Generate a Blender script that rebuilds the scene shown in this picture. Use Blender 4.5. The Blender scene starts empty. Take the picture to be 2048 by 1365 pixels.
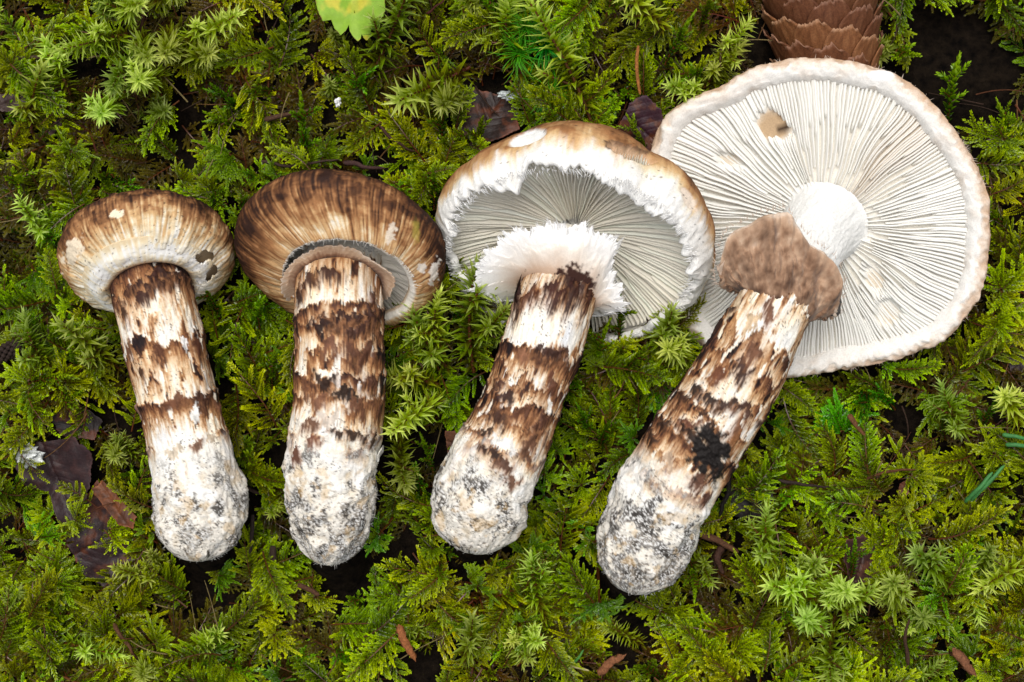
import bpy, math, random
import numpy as np
from mathutils import Vector, Matrix, Euler

# ------------------------------------------------------------------ scale, camera, light
S = 0.40 / 2048.0          # metres per working unit (one unit = about 0.2 mm)
HC = 3000.0                # camera height in working units
sc = bpy.context.scene
COL = sc.collection

cam_d = bpy.data.cameras.new('camera'); cam = bpy.data.objects.new('camera', cam_d); COL.objects.link(cam)
cam.location = (0, 0, HC * S); cam.rotation_euler = (0, 0, 0)
cam_d.sensor_width = 36.0; cam_d.lens = 36.0 * HC / 2048.0
cam_d.clip_start = 0.01; cam_d.clip_end = 50.0
sc.camera = cam

SUN_EL, SUN_AZ = math.radians(73), math.radians(-20)      # azimuth from +Y towards +X
world = bpy.data.worlds.new('World'); sc.world = world; world.use_nodes = True
wn = world.node_tree; wn.nodes.clear()
sky = wn.nodes.new('ShaderNodeTexSky'); sky.sky_type = 'NISHITA'; sky.sun_disc = False
sky.sun_elevation = SUN_EL; sky.sun_rotation = SUN_AZ; sky.dust_density = 4.0
hs = wn.nodes.new('ShaderNodeHueSaturation'); hs.inputs['Saturation'].default_value = 0.25
bg = wn.nodes.new('ShaderNodeBackground'); bg.inputs['Strength'].default_value = 0.14
wo = wn.nodes.new('ShaderNodeOutputWorld')
wn.links.new(sky.outputs[0], hs.inputs['Color']); wn.links.new(hs.outputs[0], bg.inputs[0]); wn.links.new(bg.outputs[0], wo.inputs[0])

sun_d = bpy.data.lights.new('sun', 'SUN'); sun = bpy.data.objects.new('sun', sun_d); COL.objects.link(sun)
sun_d.energy = 1.5; sun_d.angle = math.radians(38); sun_d.color = (1.0, 0.965, 0.91)
sdir = Vector((math.cos(SUN_EL) * math.sin(SUN_AZ), math.cos(SUN_EL) * math.cos(SUN_AZ), math.sin(SUN_EL)))
sun.rotation_euler = sdir.to_track_quat('Z', 'Y').to_euler(); sun.location = (0, 0, 2)

sc.view_settings.view_transform = 'Standard'; sc.view_settings.look = 'None'
sc.view_settings.gamma = 1.0; sc.view_settings.exposure = 0.2
sc.render.engine = 'CYCLES'
sc.cycles.max_bounces = 6; sc.cycles.diffuse_bounces = 3; sc.cycles.glossy_bounces = 2; sc.cycles.transmission_bounces = 4

rng = np.random.default_rng(7)
random.seed(7)

# ------------------------------------------------------------------ helpers
def pt(u, v, z=0.0):
    """point at height z that stands on the sight line of (u, v)"""
    k = (HC - z) / HC
    return np.array([(u - 1024.0) * k, (682.5 - v) * k, z])
def proj(P):
    k = (HC - P[..., 2]) / HC
    return P[..., 0] / k + 1024.0, 682.5 - P[..., 1] / k

_G = np.array([(1,1,0),(-1,1,0),(1,-1,0),(-1,-1,0),(1,0,1),(-1,0,1),(1,0,-1),(-1,0,-1),(0,1,1),(0,-1,1),(0,1,-1),(0,-1,-1),(1,1,0),(0,-1,1),(-1,1,0),(0,-1,-1)], np.float32)
def noise(x, y, z=0.0, seed=0):
    """gradient noise, about -1 to 1; the lattice is turned so that it never lines up with the surface"""
    x, y, z = np.broadcast_arrays(np.asarray(x, float), np.asarray(y, float), np.asarray(z, float))
    x, y, z = .80 * x + .48 * y + .36 * z + 3.7 + seed * .37, -.60 * x + .64 * y + .48 * z + 1.3, -.60 * y + .80 * z + 5.1 + seed * .11
    ix, iy, iz = np.floor(x), np.floor(y), np.floor(z)
    fx, fy, fz = x - ix, y - iy, z - iz
    f = lambda t: t * t * t * (t * (t * 6 - 15) + 10)
    a, b, c = f(fx), f(fy), f(fz)
    ix, iy, iz = ix.astype(np.int64), iy.astype(np.int64), iz.astype(np.int64)
    M = 0xFFFFFFFF; r = 0
    for dx in (0, 1):
        wx = a if dx else 1 - a; hx = (ix + dx) * 374761393 + seed * 974711
        for dy in (0, 1):
            wxy = wx * (b if dy else 1 - b); hy = hx + (iy + dy) * 668265263
            for dz in (0, 1):
                h = (hy + (iz + dz) * 1440662683) & M
                h = ((h ^ (h >> 13)) * 1274126177) & M; h = (h ^ (h >> 16)) & 15
                g = _G[h]
                r = r + wxy * (c if dz else 1 - c) * (g[..., 0] * (fx - dx) + g[..., 1] * (fy - dy) + g[..., 2] * (fz - dz))
    return np.clip(r * 1.45, -1, 1)
def fbm(x, y, z=0.0, seed=0, o=4, g=0.5):
    r = 0; a = 1.0; n = 0; f = 1.0
    for i in range(o):
        r = r + a * noise(np.asarray(x) * f, np.asarray(y) * f, np.asarray(z) * f, seed + i * 17); n += a; a *= g; f *= 2.03
    return r / n * 1.45
def sstep(a, b, x):
    t = np.clip((x - a) / (b - a), 0, 1); return t * t * (3 - 2 * t)
def ramp(b, stops):
    xs = [s[0] for s in stops]
    return np.stack([np.interp(b, xs, [s[1][i] for s in stops]) for i in range(3)], -1)
def mixc(c, d, m):
    return c * (1 - m[..., None]) + np.asarray(d) * m[..., None]
def unit(v):
    v = np.asarray(v, float); return v / (np.linalg.norm(v, axis=-1, keepdims=True) + 1e-12)
def crspline(P, n):
    """Catmull-Rom through rows of P, resampled evenly by arc length of the first three columns"""
    P = np.asarray(P, float)
    Q = np.vstack([2 * P[0] - P[1], P, 2 * P[-1] - P[-2]])
    out = []
    for i in range(1, len(Q) - 2):
        t = np.linspace(0, 1, 30, endpoint=False)[:, None]
        a, b, c, d = Q[i - 1], Q[i], Q[i + 1], Q[i + 2]
        out.append(0.5 * (2 * b + (c - a) * t + (2 * a - 5 * b + 4 * c - d) * t ** 2 + (3 * b - a - 3 * c + d) * t ** 3))
    out.append(P[-1:]); out = np.vstack(out)
    L = np.concatenate([[0], np.cumsum(np.linalg.norm(np.diff(out[:, :3], axis=0), axis=1))])
    s = np.linspace(0, L[-1], n)
    return np.stack([np.interp(s, L, out[:, k]) for k in range(P.shape[1])], 1), s

def mesh(name, V, F, mat=None, col=None, attr=None, smooth=True, origin=(0, 0, 0)):
    V = (np.asarray(V, np.float64).reshape(-1, 3) - np.asarray(origin, float)) * S
    me = bpy.data.meshes.new(name)
    if isinstance(F, np.ndarray):
        k = F.shape[1]; nf = len(F)
        me.vertices.add(len(V)); me.vertices.foreach_set('co', V.astype(np.float32).ravel())
        me.loops.add(nf * k); me.loops.foreach_set('vertex_index', F.astype(np.int32).ravel())
        me.polygons.add(nf); me.polygons.foreach_set('loop_start', (np.arange(nf) * k).astype(np.int32))
        me.update(calc_edges=True)
    else:
        me.from_pydata([tuple(v) for v in V], [], [tuple(f) for f in F])
    me.polygons.foreach_set('use_smooth', np.full(len(me.polygons), smooth))
    if col is not None:
        a = me.color_attributes.new('Col', 'FLOAT_COLOR', 'POINT')
        c = np.ones((len(V), 4), np.float32); c[:, :3] = np.clip(col.reshape(-1, 3), 0.003, 0.92)
        a.data.foreach_set('color', c.ravel())
    if attr is not None:
        a = me.attributes.new('tip', 'FLOAT', 'POINT'); a.data.foreach_set('value', np.asarray(attr, np.float32).ravel())
    if mat: me.materials.append(mat)
    me.update(); me.validate()
    return me
def obj(name, me, parent=None, origin=(0, 0, 0)):
    o = bpy.data.objects.new(name, me); COL.objects.link(o)
    if parent is not None:
        o.parent = parent
    o.location = tuple(np.asarray(origin, float) * S)
    return o
def tag(o, label=None, cat=None, group=None, kind=None):
    if label: o['label'] = label
    if cat: o['category'] = cat
    if group: o['group'] = group
    if kind: o['kind'] = kind
    return o
def empty(name, loc):
    o = bpy.data.objects.new(name, None); COL.objects.link(o); o.empty_display_size = 0.01
    o.location = tuple(np.asarray(loc, float) * S); return o
def grid_faces(n, m, wrap=False):
    """faces of an n x m vertex grid, wrapped in the second direction if asked"""
    i, j = np.meshgrid(np.arange(n - 1), np.arange(m if wrap else m - 1), indexing='ij')
    j2 = (j + 1) % m
    return np.stack([i * m + j, i * m + j2, (i + 1) * m + j2, (i + 1) * m + j], -1).reshape(-1, 4)
class MB:
    """collects quads/tris of several shapes into one mesh"""
    def __init__(s): s.V = []; s.F = []; s.n = 0; s.A = []; s.C = []
    def add(s, V, F, a=None, c=None):
        V = np.asarray(V, float).reshape(-1, 3)
        F = np.asarray(F)
        if F.shape[1] == 3: F = np.hstack([F, F[:, 2:3]]) if False else F
        s.V.append(V); s.F.append(F + s.n); s.n += len(V)
        s.A.append(np.zeros(len(V)) if a is None else np.broadcast_to(a, (len(V),)))
        s.C.append(np.ones((len(V), 3)) if c is None else np.broadcast_to(c, (len(V), 3)))
    def done(s, name, mat, origin=(0, 0, 0), smooth=True):
        F = []
        for f in s.F:
            if f.shape[1] == 4: F.append(f[:, [0, 1, 2]]); F.append(f[:, [0, 2, 3]])
            else: F.append(f)
        return mesh(name, np.vstack(s.V), np.vstack(F), mat, np.vstack(s.C), np.concatenate(s.A), smooth, origin)
def tube(P, R, n=6, ang0=0.0):
    P = np.asarray(P, float); R = np.broadcast_to(R, (len(P),))
    T = unit(np.gradient(P, axis=0))
    ref = np.array([0, 0, 1.0]) if abs(T[:, 2]).mean() < .8 else np.array([1.0, 0, 0])
    N = unit(np.cross(T, ref)); B = np.cross(T, N)
    a = np.linspace(0, 2 * math.pi, n, endpoint=False) + ang0
    V = P[:, None, :] + R[:, None, None] * (np.cos(a)[None, :, None] * N[:, None, :] + np.sin(a)[None, :, None] * B[:, None, :])
    return V.reshape(-1, 3), grid_faces(len(P), n, True)

# ------------------------------------------------------------------ materials
def new_mat(name):
    m = bpy.data.materials.new(name); m.use_nodes = True
    nt = m.node_tree; nt.nodes.clear()
    out = nt.nodes.new('ShaderNodeOutputMaterial'); b = nt.nodes.new('ShaderNodeBsdfPrincipled')
    nt.links.new(b.outputs[0], out.inputs[0])
    return m, nt, b, out
def nz(nt, scale, detail=3, coord='Object', stretch=None, rough=0.6):
    tc = nt.nodes.new('ShaderNodeTexCoord'); n = nt.nodes.new('ShaderNodeTexNoise')
    n.inputs['Scale'].default_value = scale; n.inputs['Detail'].default_value = detail; n.inputs['Roughness'].default_value = rough
    if stretch:
        mp = nt.nodes.new('ShaderNodeMapping'); mp.inputs['Scale'].default_value = stretch
        nt.links.new(tc.outputs[coord], mp.inputs[0]); nt.links.new(mp.outputs[0], n.inputs['Vector'])
    else: nt.links.new(tc.outputs[coord], n.inputs['Vector'])
    return n
def bump(nt, b, src, strength, dist):
    bp = nt.nodes.new('ShaderNodeBump'); bp.inputs['Strength'].default_value = strength; bp.inputs['Distance'].default_value = dist
    nt.links.new(src, bp.inputs['Height']); nt.links.new(bp.outputs[0], b.inputs['Normal']); return bp
def attr_mat(name, rough=0.6, spec=0.3, bscale=1500, bstr=0.4, bdist=0.0003, lo=0.86, hi=1.1, sss=0.0, sheen=0.0):
    m, nt, b, out = new_mat(name)
    at = nt.nodes.new('ShaderNodeAttribute'); at.attribute_name = 'Col'
    n = nz(nt, bscale, 4); r = nt.nodes.new('ShaderNodeMapRange')
    r.inputs['From Min'].default_value = 0.3; r.inputs['From Max'].default_value = 0.7
    r.inputs['To Min'].default_value = lo; r.inputs['To Max'].default_value = hi
    nt.links.new(n.outputs['Fac'], r.inputs['Value'])
    mx = nt.nodes.new('ShaderNodeVectorMath'); mx.operation = 'SCALE'
    nt.links.new(at.outputs['Color'], mx.inputs[0]); nt.links.new(r.outputs[0], mx.inputs['Scale'])
    nt.links.new(mx.outputs[0], b.inputs['Base Color'])
    b.inputs['Roughness'].default_value = rough; b.inputs['Specular IOR Level'].default_value = spec
    if sss:
        b.inputs['Subsurface Weight'].default_value = sss; b.inputs['Subsurface Radius'].default_value = (1.0, 0.7, 0.5); b.inputs['Subsurface Scale'].default_value = 0.0015
    if sheen:
        b.inputs['Sheen Weight'].default_value = sheen
    bump(nt, b, n.outputs['Fac'], bstr, bdist)
    return m
M_stem = attr_mat('mushroom_skin', 0.62, 0.14, 1300, 0.45, 0.0004)
M_cap = attr_mat('cap_skin', 0.68, 0.12, 1500, 0.3, 0.0003)
M_cotton = attr_mat('cottony_veil', 0.8, 0.08, 1700, 0.35, 0.0003, 0.94, 1.04, sheen=0.15)
M_gill = attr_mat('gill_flesh', 0.6, 0.25, 900, 0.12, 0.0002, 0.97, 1.02)
def translucent(m, w):
    nt = m.node_tree; b = next(n for n in nt.nodes if n.type == 'BSDF_PRINCIPLED'); out = next(n for n in nt.nodes if n.type == 'OUTPUT_MATERIAL')
    t = nt.nodes.new('ShaderNodeBsdfTranslucent'); nt.links.new(b.inputs['Base Color'].links[0].from_socket, t.inputs[0])
    ms = nt.nodes.new('ShaderNodeMixShader'); ms.inputs[0].default_value = w
    nt.links.new(b.outputs[0], ms.inputs[1]); nt.links.new(t.outputs[0], ms.inputs[2]); nt.links.new(ms.outputs[0], out.inputs[0])
translucent(M_gill, .12)
M_litter = attr_mat('leaf_litter', 0.45, 0.25, 900, 0.5, 0.0004, 0.7, 1.25)
M_wood = attr_mat('dead_wood', 0.7, 0.15, 1400, 0.9, 0.0004, 0.6, 1.35)
M_cone = attr_mat('cone_scale_wood', 0.6, 0.18, 1500, 0.6, 0.0003, 0.72, 1.2)

def moss_mat(name, dark, mid, tip, trans=0.25, rough=0.32, var=0.05, spec=0.55):
    m, nt, b, out = new_mat(name)
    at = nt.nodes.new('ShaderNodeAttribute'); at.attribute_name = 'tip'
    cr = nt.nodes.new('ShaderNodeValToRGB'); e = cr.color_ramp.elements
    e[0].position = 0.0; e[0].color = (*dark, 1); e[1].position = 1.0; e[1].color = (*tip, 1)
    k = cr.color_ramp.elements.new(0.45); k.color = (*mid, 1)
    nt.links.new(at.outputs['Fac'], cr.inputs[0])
    oi = nt.nodes.new('ShaderNodeObjectInfo')
    h = nt.nodes.new('ShaderNodeHueSaturation')
    def mr(src, a, c, lo, hi):
        q = nt.nodes.new('ShaderNodeMapRange'); q.inputs['From Min'].default_value = a; q.inputs['From Max'].default_value = c
        q.inputs['To Min'].default_value = lo; q.inputs['To Max'].default_value = hi; nt.links.new(src, q.inputs['Value']); return q.outputs[0]
    g = nt.nodes.new('ShaderNodeNewGeometry'); n = nt.nodes.new('ShaderNodeTexNoise')
    n.inputs['Scale'].default_value = 11.0; n.inputs['Detail'].default_value = 2.0
    nt.links.new(g.outputs['Position'], n.inputs['Vector'])
    ad = nt.nodes.new('ShaderNodeMath'); ad.operation = 'ADD'
    nt.links.new(mr(oi.outputs['Random'], 0, 1, -var * .5, var * .5), ad.inputs[0]); nt.links.new(mr(n.outputs['Fac'], .3, .7, .5 - var * .6, .5 + var * .6), ad.inputs[1])
    nt.links.new(ad.outputs[0], h.inputs['Hue'])
    w = nt.nodes.new('ShaderNodeMath'); w.operation = 'MULTIPLY'; w.inputs[1].default_value = 7.31
    fr = nt.nodes.new('ShaderNodeMath'); fr.operation = 'FRACT'
    nt.links.new(oi.outputs['Random'], w.inputs[0]); nt.links.new(w.outputs[0], fr.inputs[0])
    nt.links.new(mr(fr.outputs[0], 0, 1, .6, 1.35), h.inputs['Value'])
    h.inputs['Saturation'].default_value = 1.08
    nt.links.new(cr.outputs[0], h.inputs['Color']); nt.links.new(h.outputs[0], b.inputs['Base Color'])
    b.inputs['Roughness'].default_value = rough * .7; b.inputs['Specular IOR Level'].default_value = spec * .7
    tr = nt.nodes.new('ShaderNodeBsdfTranslucent'); nt.links.new(h.outputs[0], tr.inputs[0])
    ms = nt.nodes.new('ShaderNodeMixShader'); ms.inputs[0].default_value = trans
    nt.links.new(b.outputs[0], ms.inputs[1]); nt.links.new(tr.outputs[0], ms.inputs[2]); nt.links.new(ms.outputs[0], out.inputs[0])
    return m
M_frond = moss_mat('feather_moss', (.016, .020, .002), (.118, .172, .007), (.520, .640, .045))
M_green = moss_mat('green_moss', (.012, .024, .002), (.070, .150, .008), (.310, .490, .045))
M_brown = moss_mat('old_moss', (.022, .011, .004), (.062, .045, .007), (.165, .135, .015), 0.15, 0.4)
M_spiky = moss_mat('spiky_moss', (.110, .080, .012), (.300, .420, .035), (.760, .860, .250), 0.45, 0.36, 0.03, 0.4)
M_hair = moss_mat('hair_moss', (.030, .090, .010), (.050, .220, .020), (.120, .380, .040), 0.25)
M_mstem = moss_mat('moss_stalk', (.090, .030, .012), (.090, .030, .012), (.11, .04, .015), 0.0, 0.45, 0.02)

def soil_mat():
    m, nt, b, out = new_mat('forest_humus')
    n = nz(nt, 260, 8); cr = nt.nodes.new('ShaderNodeValToRGB')
    cr.color_ramp.elements[0].position = .32; cr.color_ramp.elements[0].color = (.0025, .002, .0018, 1)
    cr.color_ramp.elements[1].position = .75; cr.color_ramp.elements[1].color = (.016, .011, .007, 1)
    nt.links.new(n.outputs['Fac'], cr.inputs[0]); nt.links.new(cr.outputs[0], b.inputs['Base Color'])
    b.inputs['Roughness'].default_value = 0.9; b.inputs['Specular IOR Level'].default_value = 0.03
    bump(nt, b, n.outputs['Fac'], 1.0, 0.002); return m
M_soil = soil_mat()

# ------------------------------------------------------------------ mushroom paths: u, v, z, radius (from the cap down)
PATH = {
 1: [(296, 520, 20, 76), (300, 560, 48, 77), (313, 620, 74, 79), (331, 700, 84, 79), (351, 780, 84, 77), (369, 860, 80, 78), (385, 920, 78, 83), (396, 980, 76, 89), (400, 1040, 74, 89), (397, 1122, 72, 89)],
 2: [(684, 520, 25, 84), (680, 560, 52, 85), (678, 600, 74, 87), (679, 700, 88, 89), (678, 800, 90, 90), (672, 860, 89, 92), (666, 920, 87, 92), (663, 980, 84, 90), (664, 1040, 80, 88), (652, 1130, 76, 86)],
 3: [(1140, 500, 5, 74), (1127, 555, 52, 75), (1112, 600, 78, 77), (1096, 650, 90, 79), (1079, 710, 95, 79), (1060, 760, 95, 76), (1037, 820, 92, 79), (1013, 880, 90, 86), (983, 940, 88, 93), (961, 1000, 86, 95), (944, 1107, 84, 95)],
 4: [(1644, 452, 18, 92), (1640, 458, 32, 80), (1628, 475, 62, 72), (1608, 508, 98, 70), (1588, 545, 135, 70), (1556, 600, 158, 74), (1527, 655, 160, 78), (1493, 720, 154, 84), (1447, 800, 140, 89), (1407, 860, 128, 93), (1362, 930, 115, 94), (1322, 1000, 104, 95), (1297, 1060, 96, 95), (1260, 1186, 88, 95)],
}
CAPS = {   # u, v, z of the widest circle's middle; image tilt of the axis (deg, clockwise from up); lean away from the camera; radius; half heights; opening depth
 1: dict(c=(296, 508, 35), rot=-13, lean=34, R=172, ct=74, cb=90, h0=70),
 2: dict(c=(680, 503, 40), rot=7, lean=38, R=213, ct=84, cb=102, h0=78, shear=30),
 3: dict(c=(1147, 474, 35), rot=11, lean=41, R=276, ct=146, cb=150, h0=66, lobes=([-180, -150, -60, 0, 30, 52, 64, 78, 100, 132, 160, 180], [1, 1.0, 1.0, 1.01, 1.0, .985, .945, .985, 1.0, .955, .985, 1])),
}
C4 = pt(1648, 452, 25)
N4 = unit(np.array([-0.26, -0.20, 0.94]))
OUT4 = [(1297, 308), (1328, 232), (1377, 199), (1440, 177), (1498, 139), (1570, 122), (1643, 116), (1715, 127), (1788, 147), (1836, 180), (1899, 250), (1952, 327), (1971, 371), (1979, 429), (1976, 511), (1957, 598), (1923, 646), (1889, 685), (1836, 704), (1754, 728), (1667, 740), (1590, 758), (1480, 745), (1420, 712), (1366, 650), (1322, 560), (1298, 450), (1290, 370)]

def hump(x, y):
    """how far the litter rises under the mushrooms"""
    z = np.full(np.shape(x), -135.0) + 30 * fbm(np.asarray(x) / 220, np.asarray(y) / 220, 0, 3, 4) + 10 * fbm(np.asarray(x) / 40, np.asarray(y) / 40, 0, 5, 3)
    for k, P in PATH.items():
        Q, s = crspline([tuple(pt(a, b, c)) + (r,) for a, b, c, r in P[2:]], 24)
        low = Q[:, 2] - Q[:, 3] + 4
        if k == 4: sel = Q[:, 1] < 682.5 - 900
        else: sel = slice(None)
        for q, l in zip(Q[sel], low[sel]):
            d2 = (x - q[0]) ** 2 + (y - q[1]) ** 2
            z = np.maximum(z, -135 + (l + 135) * np.exp(-d2 / (2 * 42.0 ** 2)))
    return z

# ------------------------------------------------------------------ ground
def build_ground():
    xs = np.concatenate([np.linspace(-9000, -1700, 14)[:-1], np.linspace(-1700, 1700, 240), np.linspace(1700, 9000, 14)[1:]])
    ys = np.concatenate([np.linspace(-9000, -1300, 14)[:-1], np.linspace(-1300, 1300, 180), np.linspace(1300, 9000, 14)[1:]])
    X, Y = np.meshgrid(xs, ys, indexing='ij')
    Z = hump(X, Y)
    V = np.stack([X, Y, Z], -1)
    o = obj('ground', mesh('ground', V, grid_faces(len(xs), len(ys)), M_soil))
    tag(o, kind='structure')
build_ground()

# ------------------------------------------------------------------ stems
WHITE = (.80, .77, .70)
STEMRAMP = [(0, (.86, .83, .76)), (.13, (.83, .77, .66)), (.30, (.72, .55, .37)), (.48, (.47, .265, .130)), (.66, (.24, .104, .044)), (.83, (.095, .038, .022)), (1.0, (.016, .009, .009))]
class Stem:
    def __init__(s, k, ns=360, nt=210, rl=92):
        P = [tuple(pt(u, v, z)) + (r * (HC - z) / HC, v) for u, v, z, r in PATH[k]]
        Q, L = crspline(P, ns)
        s.round = {1: 2.3, 2: 1.7, 3: 2.2, 4: 2.0}[k]; rl = {1: 95, 2: 120, 3: 100, 4: 115}[k]
        s.k = k; s.C = Q[:, :3]; s.r = Q[:, 3].copy(); s.v = Q[:, 4]; s.L = L
        d = L[-1] - L; e = np.clip(1 - d / rl, 0, 1); s.r *= np.sqrt(np.maximum(1 - e ** s.round, 0.0004))
        T = unit(np.gradient(s.C, axis=0)); s.T = T
        Nn = np.array([0, 0, 1.0]) - T * T[:, 2:3]; s.N = unit(Nn); s.B = np.cross(s.N, T)
        s.ns, s.nt = ns, nt
    def at(s, L, th, off=0.0):
        f = lambda A: np.stack([np.interp(L, s.L, A[:, i]) for i in range(3)], -1)
        r = np.interp(L, s.L, s.r) + off
        return f(s.C) + r[..., None] * (np.cos(th)[..., None] * f(s.N) + np.sin(th)[..., None] * f(s.B))
    def locate(s, u, v):
        Lc = s.lv(v); th = 0.0
        for _ in range(16):
            p = s.at(np.array([Lc]), np.array([th]))[0]; pu, pv = proj(p); rr = np.interp(Lc, s.L, s.r)
            th += np.clip((u - pu) / (rr * max(math.cos(th), .3)), -.3, .3); th = float(np.clip(th, -1.45, 1.45)); Lc = float(np.clip(Lc + (v - pv) * .8, 0, s.L[-1]))
        return Lc, th
    def lv(s, v): return np.interp(v, s.v, s.L)
    def loop(s, v, th, off=0.0):
        return s.at(np.full(len(th), s.lv(v)), th, off)

def stem_pattern(S_, spec):
    """colour and relief of a stem from its bands of torn scales and its soiled foot"""
    k = S_.k; sd = k * 100
    th = np.linspace(-math.pi, math.pi, S_.nt, endpoint=False)
    L, TH = np.meshgrid(S_.L, th, indexing='ij')
    Vv = np.repeat(S_.v[:, None], S_.nt, 1); R0 = 85.0
    cx, sx = np.cos(TH) * R0, np.sin(TH) * R0           # noise on the cylinder, no seam
    x = TH * R0
    wl = 10 * fbm(cx * .03, sx * .03, L * .03, sd + 3, 3)
    fib = fbm(cx * .40 + wl * .12, sx * .40, (L + wl) * .034, sd + 1, 4, .6)           # long fibres
    fib2 = fbm(cx * .12, sx * .12, L * .012, sd + 2, 3)
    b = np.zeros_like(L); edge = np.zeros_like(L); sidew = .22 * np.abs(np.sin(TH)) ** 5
    for i, (v0, fade, inten, cov, amp) in enumerate(spec['bands']):
        z = amp * (1.1 * noise(cx * .022, sx * .022, L * .004 + i * 9.1, sd + 5) + .8 * noise(cx * .06, sx * .06, L * .02 + i * 5, sd + 6) + .35 * noise(cx * .2, sx * .2, L * .04, sd + 7))
        d = (Vv - v0) - z
        f = 1.5 * fade * np.clip(1 + .45 * fib2 + .20 * fib, .3, 2.2)
        m = sstep(-1, 7, d + 4 * fib) * (.62 * np.clip(1 - d / f, 0, 1) + .38 * np.exp(-np.clip(d, 0, 999) / (fade * .22)))
        c = sstep(-.30, .30, noise(cx * .018 + i * 3.3, sx * .018, i * 7.7 + L * .006, sd + 8) + (cov - .5) * 2.2)
        bi = inten * m * c
        edge = np.maximum(edge, bi * np.exp(-np.clip(d, 0, 999) / 16))
        b = np.maximum(b, bi)
    mot = fbm(cx * .035, sx * .035, L * .012, sd + 11, 4)
    mz = np.interp(Vv, spec['mott'][0], spec['mott'][1]) * .55
    b = np.maximum(b, sstep(.05, .85, mot + mz - .22 + .18 * fib) * (.45 + .55 * mz))
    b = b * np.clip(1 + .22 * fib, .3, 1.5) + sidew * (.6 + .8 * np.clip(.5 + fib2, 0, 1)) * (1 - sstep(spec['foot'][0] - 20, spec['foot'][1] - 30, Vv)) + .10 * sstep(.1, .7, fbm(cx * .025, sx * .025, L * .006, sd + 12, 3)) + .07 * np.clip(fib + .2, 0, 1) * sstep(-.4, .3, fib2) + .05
    dk = fbm(cx * .05 + 9, sx * .05, L * .022, sd + 13, 3)
    b = b + .38 * sstep(.30, .60, dk) * sstep(.28, .5, b)
    b = np.clip(b, 0, 1.1); b = .45 * b + .55 * (sstep(.06, .92, b) * 1.02)
    # pale torn places
    tear = noise(cx * .07, sx * .07, L * .025, sd + 15)
    tm = sstep(.58, .66, tear) * sstep(.15, .4, b) * np.interp(Vv, *spec.get('tear', ([0, 1], [1, 1])))
    b = b * (1 - .85 * tm)
    U, V = None, None
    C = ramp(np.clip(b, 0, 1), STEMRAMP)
    hue = fbm(cx * .02, sx * .02, L * .015, sd + 19, 2)
    C = C * (1 + .10 * hue[..., None] * np.array([1, .6, -.3]))
    disp = 2.5 * fbm(cx * .02, sx * .02, L * .012, sd + 21, 3) + 6.5 * edge + 1.2 * fib - 1.6 * tm
    disp = disp + 1.2 * noise(cx * .12, sx * .12, L * .05, sd + 23)
    # soiled foot: grains of soil and pale mycelium
    v0, v1, grey = spec['foot']
    g = sstep(v0, v1, Vv + 26 * fbm(cx * .03, sx * .03, L * .03, sd + 31, 3))
    n1 = fbm(cx * .045, sx * .045, L * .045, sd + 33, 4); n2 = fbm(cx * .14, sx * .14, L * .14, sd + 35, 4, .65); n3 = fbm(cx * .32, sx * .32, L * .32, sd + 37, 3, .7)
    pale = ramp(np.clip(.5 + .5 * n1, 0, 1), [(0, (.58, .48, .34)), (.35, (.74, .69, .60)), (1, (.86, .85, .81))])
    C = mixc(C, pale, g * .93)
    nl = fbm(cx * .018 + 7, sx * .018, L * .018, sd + 32, 3)
    low = sstep(v0 + 60, v1 + 110, Vv)
    clump = fbm(cx * .032 + 13, sx * .032, L * .028, sd + 34, 3)
    dirt = sstep(.10, .50, n2 * .45 + n1 * .35 + nl * .6 + clump * 1.1 + (.18 + .35 * grey) * low - .10 + (.28 * low if grey > .9 else 0)) * g
    C = mixc(C, (.13, .122, .115), np.clip(dirt * (.35 + .75 * grey), 0, 1) * .9)
    crk = sstep(.42, .6, fbm(cx * .10, sx * .10, L * .22, sd + 45, 3, .6)) * sstep(v0 - 40, v1, Vv)
    C = mixc(C, (.10, .075, .055), crk * (.35 + .5 * low)); disp = disp - crk * 1.2
    C = mixc(C, (.055, .043, .034), sstep(.40, .62, n3 * .8 + .45 * n2 + .8 * clump - .05) * np.clip(g * 1.1, 0, 1) * (.30 + .65 * low))
    C = mixc(C, (.86, .85, .82), sstep(.15, .5, -nl + .4 * n1 - .45 * low) * g * .7 * (1 - dirt * .6))
    C = mixc(C, (.48, .38, .25), low * g * .30 * sstep(-.2, .4, n1))
    C = mixc(C, (.80, .79, .76), sstep(.12, .40, -n3 - .5 * n2 + .25 * nl) * dirt * .8)
    C = mixc(C, (.035, .03, .027), sstep(.26, .50, n2 * .7 + n3 * .5 + .7 * clump - .08) * dirt * .8)
    och = sstep(.35, .6, fbm(cx * .03 + 40, sx * .03, L * .03, sd + 41, 3)) * g
    C = mixc(C, (.52, .33, .12), och * .45)
    spk = sstep(.52, .62, noise(cx * .28, sx * .28, L * .28, sd + 51)) * sstep(.1, .4, noise(cx * .03, sx * .03, L * .03, sd + 53))
    C = mixc(C, (.03, .022, .016), spk * .8)
    disp = disp + 7 * g * fbm(cx * .02 + 3, sx * .02, L * .02, sd + 39, 2) + g * (2.6 * n1 + (1.0 + 1.0 * low) * n2 + (.5 + .9 * low) * n3) + 1.0 * spk
    return L, TH, C, disp, b

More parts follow.
